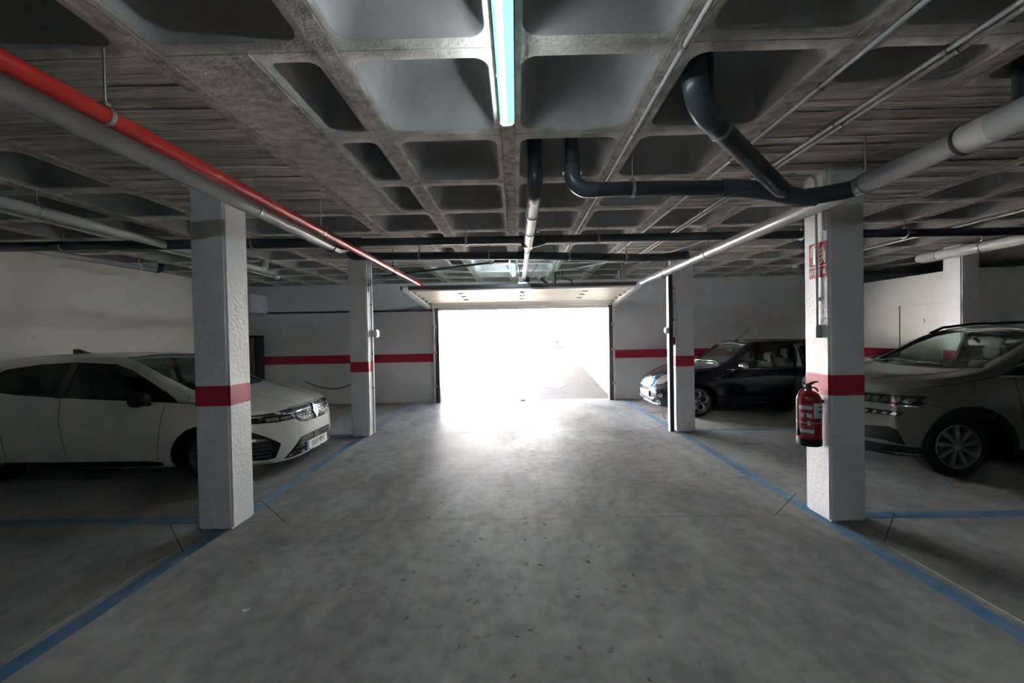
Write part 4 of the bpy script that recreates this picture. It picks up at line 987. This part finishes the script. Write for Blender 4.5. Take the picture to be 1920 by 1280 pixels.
# --- white hatchback (facing the aisle from the left)
C1 = dict(axle=.31,
 zb=[(-3.22, .42), (-3.12, .25), (-2.9, .2), (-1.3, .175), (.4, .165), (.66, .165), (.76, .17), (.80, .20)],
 wl=[(-3.22, .45), (-3.1, .68), (-2.9, .80), (-1.3, .84), (0, .85), (.35, .82), (.58, .73), (.72, .57), (.80, .34)],
 wm=[(-3.22, .5), (-3.1, .74), (-2.9, .85), (-2.58, .895), (-1.9, .88), (-1.3, .87), (-.5, .875), (0, .89), (.30, .865), (.52, .79), (.68, .65), (.76, .50), (.80, .36)],
 zm=[(-3.22, .65), (-2.58, .66), (-1.3, .58), (0, .62), (.5, .52), (.80, .44)],
 zt=[(-3.22, .86), (-3.05, 1.0), (-2.5, 1.02), (-1.5, .965), (-.4, .90), (0, .865), (.4, .80), (.62, .745), (.74, .69), (.80, .60)],
 wb=[(-3.22, .42), (-3.08, .66), (-2.9, .77), (-2.5, .845), (-1.5, .835), (-.4, .83), (0, .825), (.35, .785), (.55, .70), (.7, .54), (.77, .42), (.80, .30)],
 zr=[(-3.22, .92), (-3.08, 1.10), (-2.95, 1.25), (-2.75, 1.335), (-2.3, 1.385), (-1.5, 1.40), (-1.15, 1.375), (-.95, 1.31), (-.6, 1.135), (-.3, .99), (-.1, .935), (.2, .88), (.5, .81), (.7, .73), (.80, .61)],
 wr=[(-3.22, .38), (-3.0, .5), (-2.75, .56), (-2.3, .58), (-1.5, .59), (-1.15, .60), (-.6, .66), (-.25, .71), (0, .70), (.35, .62), (.55, .52), (.7, .38), (.80, .2)],
 zc=[(-3.22, .95), (-3.1, 1.15), (-3.0, 1.30), (-2.85, 1.375), (-2.4, 1.43), (-1.7, 1.44), (-1.3, 1.43), (-1.05, 1.385), (-.6, 1.20), (-.15, 1.0), (0, .965), (.3, .915), (.55, .855), (.7, .79), (.77, .71), (.80, .62)])
c = Car('white hatchback with black side trim parked behind the first left column', (-3.40, 5.24, 0), 0, C1, MT['paintwhite'], .31, 2.583, .89)
WF = [(-.31, .905), (-.62, 1.09), (-.92, 1.255), (-1.12, 1.325), (-1.5, 1.35), (-1.55, 1.35), (-1.55, .975), (-1.0, .94)]
WR = [(-1.62, .98), (-1.62, 1.352), (-2.0, 1.335), (-2.35, 1.285), (-2.52, 1.2), (-2.42, 1.07), (-2.1, 1.02)]
SC = mir([(-.09, 0), (-.13, .35), (-.23, .60), (-.7, .575), (-1.13, .53), (-1.17, 0)])
RW = mir([(-2.92, 0), (-2.92, .40), (-3.06, .44), (-3.07, 0)])
c.body([WF, WR], SC, RW, .93, (0, -2.583), .345, inx=(-3.0, -.12))
for p in (WF, WR): c.both('side_window', p, 'tint', off=-.010, th=.004)
for a, b in ((.45, .62),): pass
c.both('pillar_trim', [(-1.545, .97), (-1.545, 1.353), (-1.628, 1.353), (-1.628, .975)], 'blackgloss', off=.0015, th=.01)
c.both('window_corner', [(-.295, .90), (-.50, 1.025), (-.56, 1.03), (-.55, .915)], 'blackgloss', off=.0015, th=.01)
c.decal('windscreen', 'top', SC, 'glass', off=-.010, th=.004, step=.06); c.decal('rear_window', 'top', RW, 'tint', off=-.01, th=.004, step=.08)
c.both('sill_trim', [(-2.24, .225), (-2.2, .285), (-.60, .285), (-.44, .268), (-.44, .232), (-1.0, .226)], 'black', off=.012, th=.016)
for ax in ('left', 'right'):
    c.line(ax, [(-1.57, .96), (-1.56, .7), (-1.50, .45), (-1.48, .29)]); c.line(ax, [(-.42, .885), (-.45, .7), (-.49, .29)]); c.line(ax, [(-2.36, 1.0), (-2.3, .75), (-2.18, .6), (-2.14, .3)])
    c.line(ax, [(-.30, .90), (-.2, .895), (-.05, .88)], .005); c.line(ax, [(-.23, .95), (-.21, .90)], .004)
    c.line(ax, [(-2.0, .40), (-1.75, .445), (-1.3, .425), (-.75, .35)], .012, 'door_crease', c.paint, .004, .006)
c.both('door_handle', [(-1.48, .76), (-1.44, .785), (-1.30, .79), (-1.22, .775), (-1.28, .755)], c.paint, off=.026, th=.02)
c.both('wheel_arch_lip', ann(0, .31, .344, .356, -.3, PI+.3), c.paint, off=.004, th=.012, step=.05)
c.door_mirror(-.62, .845, .955, 'black', 1.05)
a = T  # roof aerial
c.t.part('shark_aerial', G().prism([(-2.30, 1.425), (-2.05, 1.425), (-2.12, 1.45), (-2.24, 1.495), (-2.30, 1.495)], -.018, .018, 'y'), MT['blackgloss'])
# nose
HL = [(.40, .675), (.44, .635), (.62, .63), (.80, .645), (.84, .70), (.70, .712), (.5, .70)]
for o in c.front2('headlamp', HL, 'blackgloss', off=.003, th=.01): o['label'] = 'dark slim headlamp'
c.front2('lamp_reflector', [(.47, .648), (.58, .648), (.58, .68), (.47, .68)], 'headl', off=.005, th=.004)
c.front2('lamp_reflector', [(.60, .65), (.70, .65), (.70, .685), (.60, .685)], 'headl', off=.005, th=.004)
GR = [(0, .555), (.22, .555), (.36, .59), (.435, .64), (.42, .70), (0, .715)]
c.decal('grille', 'front', GR+[(-a_, b_) for a_, b_ in reversed(GR) if a_], 'black', off=.003, th=.01)
for r in range(4):
    z = .575+r*.033
    for k in range(-6, 7):
        y = k*.062+(.031 if r % 2 else 0)
        if abs(y) > .38-(.10 if r == 0 else .03 if r == 1 else 0) or abs(y) < .07: continue
        c.decal('grille_block', 'front', [(y-.021, z), (y+.021, z), (y+.021, z+.016), (y-.021, z+.016)], 'grilleblock', off=.008, th=.006)
c.front2('grille_trim', [(.06, .70), (.43, .690), (.43, .698), (.06, .709)], 'chrome', off=.006, th=.005)
c.front2('nose_strip', [(0, .722), (.40, .705), (.62, .708), (.78, .72), (.78, .735), (.5, .745), (0, .755)], 'black', off=.002, th=.006)
em = c.decal('emblem', 'front', [(0, .56), (.062, .655), (0, .75), (-.062, .655)], 'chrome', off=.02, th=.02, label='bright diamond emblem')
c.decal('emblem_field', 'front', [(0, .60), (.034, .655), (0, .71), (-.034, .655)], 'signwhite', off=.022, th=.01, parent=em)
LG = [(0, .205), (.50, .195), (.58, .20), (.36, .40), (0, .405)]
c.decal('lower_grille', 'front', LG+[(-a_, b_) for a_, b_ in reversed(LG) if a_], 'black', off=.002, th=.01)
for i in range(4):
    z = .235+i*.043; y1 = .50-i*.05
    c.front2('grille_slat', [(.24 if z < .33 else .10, z), (y1, z), (y1-.012, z+.012), (.24 if z < .33 else .10, z+.012)], 'grilleblock', off=.007, th=.006)
c.decal('sensor_cover', 'front', [(-.06, .325), (.06, .325), (.06, .40), (-.06, .40)], 'grilleblock', off=.008, th=.008)
c.front2('side_vent', [(.66, .24), (.72, .23), (.845, .26), (.85, .55), (.80, .56), (.62, .39)], 'black', off=.003, th=.01)
c.front2('day_lamp', [(.71, .445), (.80, .452), (.84, .475), (.80, .485), (.735, .47)], 'headl', off=.007, th=.006)
for i in range(4): c.front2('vent_slat', [(.70, .275+.04*i), (.82, .275+.04*i), (.82, .285+.04*i), (.70, .285+.04*i)], 'grilleblock', off=.006, th=.005)
hx = c.hit('front', (0, .25))[0].x
c.plate(hx+.012, 0, .262, '0169 MMY', 'inkgrey', face='white')
c.decal('front_lip', 'front', [(-.62, .168), (.62, .168), (.60, .190), (0, .198), (-.60, .190)], c.paint, off=.012, th=.014)
for sg in (1, -1): c.line('top', [(-.2, sg*.52), (.2, sg*.43), (.55, sg*.30), (.70, sg*.22)], .03, 'bonnet_crease', c.paint, .006, .008)
c.line('front', [(-.40, .755), (-.2, .765), (.2, .765), (.40, .755)], .006)
for x in (0, -2.583):
    for sg in (1, -1): c.wheel(x, sg, .31, .2, .222, 'dark', .775)
c.cabin(-.38, .86, .70, -1.30, .38, 1)
c.t.part('interior_mirror', G().box(-1.10, -1.07, -.12, .12, 1.24, 1.30, ch=.012), MT['black'])

# --- grey estate-height car (facing the aisle from the right)
C2 = dict(axle=.33,
 zb=[(-3.5, .5), (-3.4, .3), (-3.1, .24), (-1.3, .22), (.5, .215), (.70, .22), (.79, .27)],
 wl=[(-3.5, .55), (-3.35, .78), (-3.0, .86), (-1.3, .87), (0, .89), (.36, .87), (.57, .79), (.70, .63), (.79, .40)],
 wm=[(-3.5, .6), (-3.35, .82), (-3.0, .90), (-2.6, .92), (-1.3, .90), (0, .92), (.34, .905), (.52, .84), (.66, .70), (.74, .55), (.79, .40)],
 zm=[(-3.5, .75), (-1.3, .72), (0, .76), (.6, .66), (.79, .58)],
 zt=[(-3.5, .95), (-3.3, 1.1), (-2.5, 1.1), (-1.3, 1.06), (-.3, 1.035), (0, 1.0), (.3, .965), (.6, .91), (.71, .85), (.79, .77)],
 wb=[(-3.5, .5), (-3.3, .76), (-2.5, .86), (-1.3, .86), (-.3, .865), (0, .86), (.33, .84), (.50, .78), (.65, .65), (.74, .50), (.79, .36)],
 zr=[(-3.5, 1.0), (-3.4, 1.2), (-3.2, 1.45), (-2.9, 1.51), (-2.0, 1.545), (-1.3, 1.535), (-1.0, 1.475), (-.55, 1.24), (-.2, 1.085), (0, 1.045), (.3, 1.01), (.6, .95), (.72, .88), (.79, .79)],
 wr=[(-3.5, .45), (-3.2, .58), (-2.0, .62), (-1.3, .63), (-1, .645), (-.55, .70), (-.2, .745), (0, .74), (.35, .71), (.6, .62), (.72, .46), (.79, .3)],
 zc=[(-3.5, 1.05), (-3.35, 1.4), (-3.2, 1.53), (-2.8, 1.58), (-1.9, 1.60), (-1.45, 1.585), (-1.2, 1.535), (-.8, 1.36), (-.3, 1.14), (-.1, 1.095), (.2, 1.065), (.5, 1.01), (.68, .94), (.75, .86), (.79, .80)])
k = Car('dark grey high-riding family car parked beyond the first right column', (4.57, 5.06, 0), PI-.05, C2, MT['paintgrey'], .33, 2.63, .92)
KF = [(-.38, 1.06), (-.58, 1.175), (-.85, 1.34), (-1.08, 1.44), (-1.3, 1.485), (-1.5, 1.495), (-1.5, 1.085)]
KR = [(-1.58, 1.09), (-1.58, 1.497), (-2.3, 1.48), (-2.42, 1.12)]; KQ = [(-2.5, 1.125), (-2.42, 1.47), (-2.9, 1.42), (-3.1, 1.2)]
KS = mir([(-.17, 0), (-.22, .4), (-.34, .67), (-.75, .64), (-1.13, .585), (-1.24, 0)])
KW = mir([(-3.18, 0), (-3.2, .44), (-3.36, .46), (-3.37, 0)])
k.body([KF, KR, KQ], KS, KW, 1.055, (0, -2.63), .385, .5, inx=(-3.3, -.2))
for p in (KF, KR, KQ): k.both('side_window', p, 'tint' if p is not KF else 'glass', off=-.010, th=.004)
k.decal('windscreen', 'top', KS, 'glass', off=-.010, th=.004, step=.06); k.decal('rear_window', 'top', KW, 'tint', off=-.01, th=.004, step=.08)
k.both('window_trim', [(-.33, 1.045), (-1.5, 1.068), (-2.45, 1.10), (-2.45, 1.115), (-1.5, 1.083), (-.36, 1.06)], 'chrome', off=.004, th=.006)
k.both('pillar_trim', [(-1.495, 1.08), (-1.495, 1.497), (-1.585, 1.499), (-1.585, 1.085)], 'blackgloss', off=.0015, th=.01)
k.decal('cowl', 'top', mir([(-.14, 0), (-.19, .4), (-.31, .70), (-.36, .69), (-.24, .4), (-.19, 0)]), 'black', off=.004, th=.01)
k.both('arch_cladding', ann(0, .33, .382, .44, -.32, PI+.32), 'black', off=.012, th=.02, step=.05); k.both('arch_cladding', ann(-2.63, .33, .382, .44, -.32, PI+.32), 'black', off=.012, th=.02, step=.05)
k.both('sill_cladding', [(-2.2, .225), (-.42, .225), (-.42, .33), (-2.2, .33)], 'black', off=.012, th=.018)
for ax in ('left', 'right'):
    k.line(ax, [(-1.54, 1.07), (-1.54, .7), (-1.48, .34)]); k.line(ax, [(-.46, 1.04), (-.47, .8), (-.50, .5)]); k.line(ax, [(.50, .80), (.42, .785), (.30, .76)], .005)
    k.line(ax, [(-.30, 1.05), (.0, 1.0), (.30, .955)], .006)
    k.line(ax, [(-3.0, .93), (-1.3, .90), (-.3, .89), (.3, .88)], .012, 'shoulder_crease', k.paint, .004, .006)
for sg in (1, -1): k.line('top', [(-.25, sg*.60), (.2, sg*.53), (.5, sg*.42), (.68, sg*.30)], .02, 'bonnet_crease', k.paint, .005, .007)
k.both('door_handle', [(-1.40, .92), (-1.36, .95), (-1.22, .95), (-1.18, .93), (-1.24, .915)], k.paint, off=.028, th=.02)
k.front2('headlamp', [(.42, .765), (.62, .75), (.86, .758), (.895, .83), (.86, .862), (.60, .865), (.42, .855)], 'blackgloss', off=.003, th=.01)
for y in (.47, .53, .60, .66, .73, .79): k.front2('lamp_reflector', [(y, .79), (y+.035, .782), (y+.055, .815), (y+.045, .842), (y+.015, .835)], 'headl', off=.0045, th=.003, step=.02)
k.front2('lamp_cover', [(.43, .772), (.62, .758), (.85, .765), (.882, .83), (.85, .855), (.60, .858), (.43, .848)], 'lens', off=.012, th=.003)
k.front2('lamp_strip', [(.42, .758), (.86, .752), (.86, .764), (.42, .77)], 'chrome', off=.007, th=.006)
k.front2('lower_lamp', [(.50, .645), (.80, .65), (.82, .70), (.50, .70)], 'blackgloss', off=.003, th=.01)
for y in (.54, .61, .68, .74): k.front2('lamp_reflector', [(y, .66), (y+.03, .655), (y+.045, .678), (y+.02, .69)], 'headl', off=.0045, th=.003, step=.02)
GK = [(0, .62), (.36, .62), (.40, .68), (.39, .84), (0, .86)]
k.decal('grille', 'front', GK+[(-a_, b_) for a_, b_ in reversed(GK) if a_], 'black', off=.003, th=.012)
for i in range(-9, 10):
    k.decal('grille_slat', 'front', [(i*.04-.006, .64), (i*.04+.006, .64), (i*.04+.006, .83), (i*.04-.006, .83)], 'grilleblock', off=.008, th=.008)
k.front2('air_intake', [(0, .36), (.70, .385), (.83, .36), (.80, .50), (.74, .535), (.45, .50), (0, .50)], 'black', off=.003, th=.012)
k.front2('lower_bumper', [(0, .225), (.80, .235), (.87, .26), (.875, .345), (.8, .345), (0, .34)], 'black', off=.006, th=.012)
hx = k.hit('front', (0, .45))[0].x; k.plate(hx+.01, 0, .45, '', 'inkgrey')
for sg in (1, -1):
    k.t.part('roof_rail', G().sweep([(-.98, sg*.60, 1.485), (-1.15, sg*.60, 1.56), (-1.5, sg*.585, 1.60), (-2.3, sg*.58, 1.615), (-2.8, sg*.575, 1.59), (-2.95, sg*.575, 1.545)], .017, 10), MT['black'])
k.door_mirror(-.62, .90, 1.10, 'chrome' if False else 'black', 1.1)
k.both('mirror_base', [(-.50, 1.06), (-.62, 1.06), (-.60, 1.14), (-.54, 1.12)], 'black', off=.01, th=.02)
for x in (0, -2.63):
    for sg in (1, -1): k.wheel(x, sg, .33, .215, .222, 'twin', .79)
k.cabin(-.45, 1.00, .74, -1.35, .52, 1)
k.t.part('interior_mirror', G().box(-1.02, -.99, -.13, .13, 1.34, 1.41, ch=.012), MT['black'])
k.t.part('mirror_mount', G().sweep([(-.95, 0, 1.43), (-1.0, 0, 1.38)], .02, 8), MT['black'])
k.line('top', [(-.27, -.30), (-.32, -.05), (-.30, .30)], .018, 'wiper', 'black', .02, .012); k.line('top', [(-.30, -.62), (-.36, -.35), (-.30, -.02)], .018, 'wiper', 'black', .022, .012)

# --- black convertible (facing the aisle from the right, further back)
C3 = dict(axle=.295,
 zb=[(-3.0, .4), (-2.85, .22), (-1.2, .17), (.35, .16), (.58, .17), (.70, .24)],
 wl=[(-3.0, .5), (-2.85, .72), (-2.4, .80), (-1.2, .80), (0, .81), (.25, .80), (.46, .72), (.62, .57), (.70, .42)],
 wm=[(-3, .55), (-2.85, .76), (-2.45, .84), (-1.2, .825), (0, .84), (.22, .82), (.43, .745), (.6, .61), (.67, .5), (.70, .42)],
 zm=[(-3, .6), (-1.2, .58), (0, .6), (.5, .5), (.70, .44)],
 zt=[(-3, .85), (-2.8, .92), (-1.8, .905), (-1.0, .88), (-.45, .87), (0, .835), (.3, .765), (.5, .685), (.63, .60), (.70, .52)],
 wb=[(-3, .5), (-2.8, .7), (-2.4, .78), (-1.2, .785), (-.4, .785), (0, .77), (.25, .70), (.45, .60), (.6, .48), (.70, .36)],
 zr=[(-3, .9), (-2.9, 1.1), (-2.75, 1.27), (-2.4, 1.33), (-1.6, 1.345), (-1.15, 1.335), (-1.0, 1.29), (-.75, 1.10), (-.5, .94), (-.3, .905), (0, .88), (.3, .81), (.5, .73), (.62, .65), (.70, .55)],
 wr=[(-3, .45), (-2.7, .58), (-2., .6), (-1.1, .6), (-.75, .64), (-.45, .68), (-.2, .66), (.2, .58), (.45, .46), (.6, .34), (.70, .25)],
 zc=[(-3, .93), (-2.85, 1.2), (-2.7, 1.34), (-2.2, 1.385), (-1.6, 1.395), (-1.2, 1.38), (-1.05, 1.335), (-.8, 1.16), (-.4, .97), (-.2, .945), (.1, .93), (.35, .87), (.52, .79), (.64, .695), (.70, .58)])
n_ = Car('small black soft-top car with chrome trim parked by the end wall', (3.276, 8.27, 0), PI, C3, MT['paintnavy'], .295, 2.467, .84)
NF = [(-.58, .89), (-.80, 1.06), (-1.0, 1.215), (-1.12, 1.28), (-1.85, 1.295), (-1.9, .915)]
NR = [(-1.97, .92), (-1.93, 1.29), (-2.35, 1.25), (-2.45, .94)]
NS = mir([(-.36, 0), (-.40, .35), (-.50, .60), (-.80, .575), (-1.01, .54), (-1.06, 0)])
n_.body([NF, NR], NS, None, .915, (0, -2.467), .33, .42, inx=(-2.7, -.40))
n_.both('side_window', NF, 'glass', off=-.010, th=.004); n_.both('side_window', NR, 'tint', off=-.010, th=.004)
n_.decal('windscreen', 'top', NS, 'glass', off=-.010, th=.004, step=.06)
n_.decal('soft_top', 'top', mir([(-1.12, 0), (-1.12, .57), (-2.0, .58), (-2.55, .56), (-2.78, .45), (-2.8, 0)]), 'fabric', off=.010, th=.012, step=.07)
n_.both('waist_trim', [(-.52, .862), (-1.2, .873), (-2.6, .905), (-2.6, .917), (-1.2, .885), (-.52, .873)], 'chrome', off=.004, th=.006)
n_.both('side_repeater', [(-.29, .715), (-.33, .725), (-.39, .725), (-.42, .712), (-.38, .70), (-.32, .70)], 'chrome', off=.010, th=.012)
n_.both('door_handle', [(-1.42, .785), (-1.40, .80), (-1.24, .80), (-1.22, .788), (-1.24, .778), (-1.40, .778)], 'chrome', off=.028, th=.012)
for ax in ('left', 'right'):
    n_.line(ax, [(-1.72, .89), (-1.72, .6), (-1.64, .28)]); n_.line(ax, [(-.50, .86), (-.51, .55), (-.50, .26)]); n_.line(ax, [(-.18, .83), (.1, .78), (.35, .70)], .006)
n_.both('arch_lip', ann(0, .295, .325, .375, -.25, PI+.25), 'black', off=.008, th=.014, step=.05); n_.both('arch_lip', ann(-2.467, .295, .325, .375, -.25, PI+.25), 'black', off=.008, th=.014, step=.05)
n_.both('sill_trim', [(-2.08, .18), (-.38, .18), (-.38, .25), (-2.08, .25)], 'black', off=.008, th=.012)
n_.decal('grille_surround', 'front', [(-.34, .59), (-.30, .52), (.30, .52), (.34, .59), (.30, .655), (.18, .675), (-.18, .675), (-.30, .655)], 'chrome', off=.012, th=.016)
n_.decal('grille', 'front', [(-.29, .588), (-.265, .54), (.265, .54), (.29, .588), (.26, .64), (-.26, .64)], 'black', off=.015, th=.01)
for z in (.552, .58, .608): n_.decal('grille_bar', 'front', [(-.275, z), (.275, z), (.275, z+.013), (-.275, z+.013)], 'chrome', off=.022, th=.012)
for sg in (1, -1):
    el = [(.50*sg+.105*math.cos(2*PI*i/24), .675+.085*math.sin(2*PI*i/24)) for i in range(24)]; ei = [(.50*sg+.088*math.cos(2*PI*i/24), .675+.07*math.sin(2*PI*i/24)) for i in range(24)]
    o = n_.decal('headlamp', 'front', el, 'chrome', off=.012, th=.016, step=.03); n_.decal('lamp_glass', 'front', ei, 'headl', off=.018, th=.008, step=.03, parent=o)
    for cy, cz2, r in ((.60, .40, .038), (.55, .265, .045)):
        o = n_.decal('fog_lamp', 'front', [(cy*sg+r*math.cos(2*PI*i/16), cz2+r*math.sin(2*PI*i/16)) for i in range(16)], 'chrome', off=.008, th=.01, step=.02)
        n_.decal('lamp_centre', 'front', [(cy*sg+r*.62*math.cos(2*PI*i/16), cz2+r*.62*math.sin(2*PI*i/16)) for i in range(16)], 'headl', off=.011, th=.006, step=.02, parent=o)
n_.decal('wing_emblem', 'front', [(-.10, .70), (-.035, .695), (0, .68), (.035, .695), (.10, .70), (.10, .715), (.035, .725), (0, .735), (-.035, .725), (-.10, .715)], 'chrome', off=.01, th=.012, step=.02, label='small chrome winged emblem')
n_.decal('bumper_bar', 'front', [(-.62, .46), (.62, .46), (.60, .50), (.40, .52), (-.40, .52), (-.60, .50)], n_.paint, off=.02, th=.03)
n_.decal('bumper_bar', 'front', [(-.55, .44), (.55, .44), (.55, .456), (-.55, .456)], 'chrome', off=.014, th=.016)
n_.decal('lower_grille', 'front', [(-.42, .25), (.42, .25), (.46, .31), (-.46, .31)], 'black', off=.004, th=.01)
n_.decal('grille_bar', 'front', [(-.46, .315), (.46, .315), (.46, .327), (-.46, .327)], 'chrome', off=.01, th=.01)
n_.decal('front_lip', 'front', [(-.50, .20), (.50, .20), (.53, .225), (-.53, .225)], 'chrome', off=.008, th=.01)
hx = n_.hit('front', (0, .38))[0].x; n_.plate(hx+.02, 0, .385, '', 'inkpale', face='paper', eu=False)
n_.door_mirror(-.78, .80, .935, 'chrome', .95, 'black')
for x in (0, -2.467):
    for sg in (1, -1): n_.wheel(x, sg, .295, .2, .222, 'rings', .735)
n_.cabin(-.55, .84, .66, -1.35, .36, 1)
n_.t.part('interior_mirror', G().box(-1.0, -.97, -.11, .11, 1.16, 1.22, ch=.012), MT['black'])
o = n_.t.part('aerial', G().sweep([(-1.10, -.02, 1.365), (-1.15, -.02, 1.40)], [.022, .012], 10), MT['black']); n_.t.part('aerial_rod', G().sweep([(-1.14, -.02, 1.39), (-1.42, -.02, 1.66)], .005, 8), MT['black'], parent=o)
n_.line('top', [(-.42, -.45), (-.47, -.2), (-.43, .12)], .016, 'wiper', 'steel', .02, .012); n_.line('top', [(-.45, 0), (-.50, .3), (-.48, .56)], .016, 'wiper', 'steel', .022, .012)
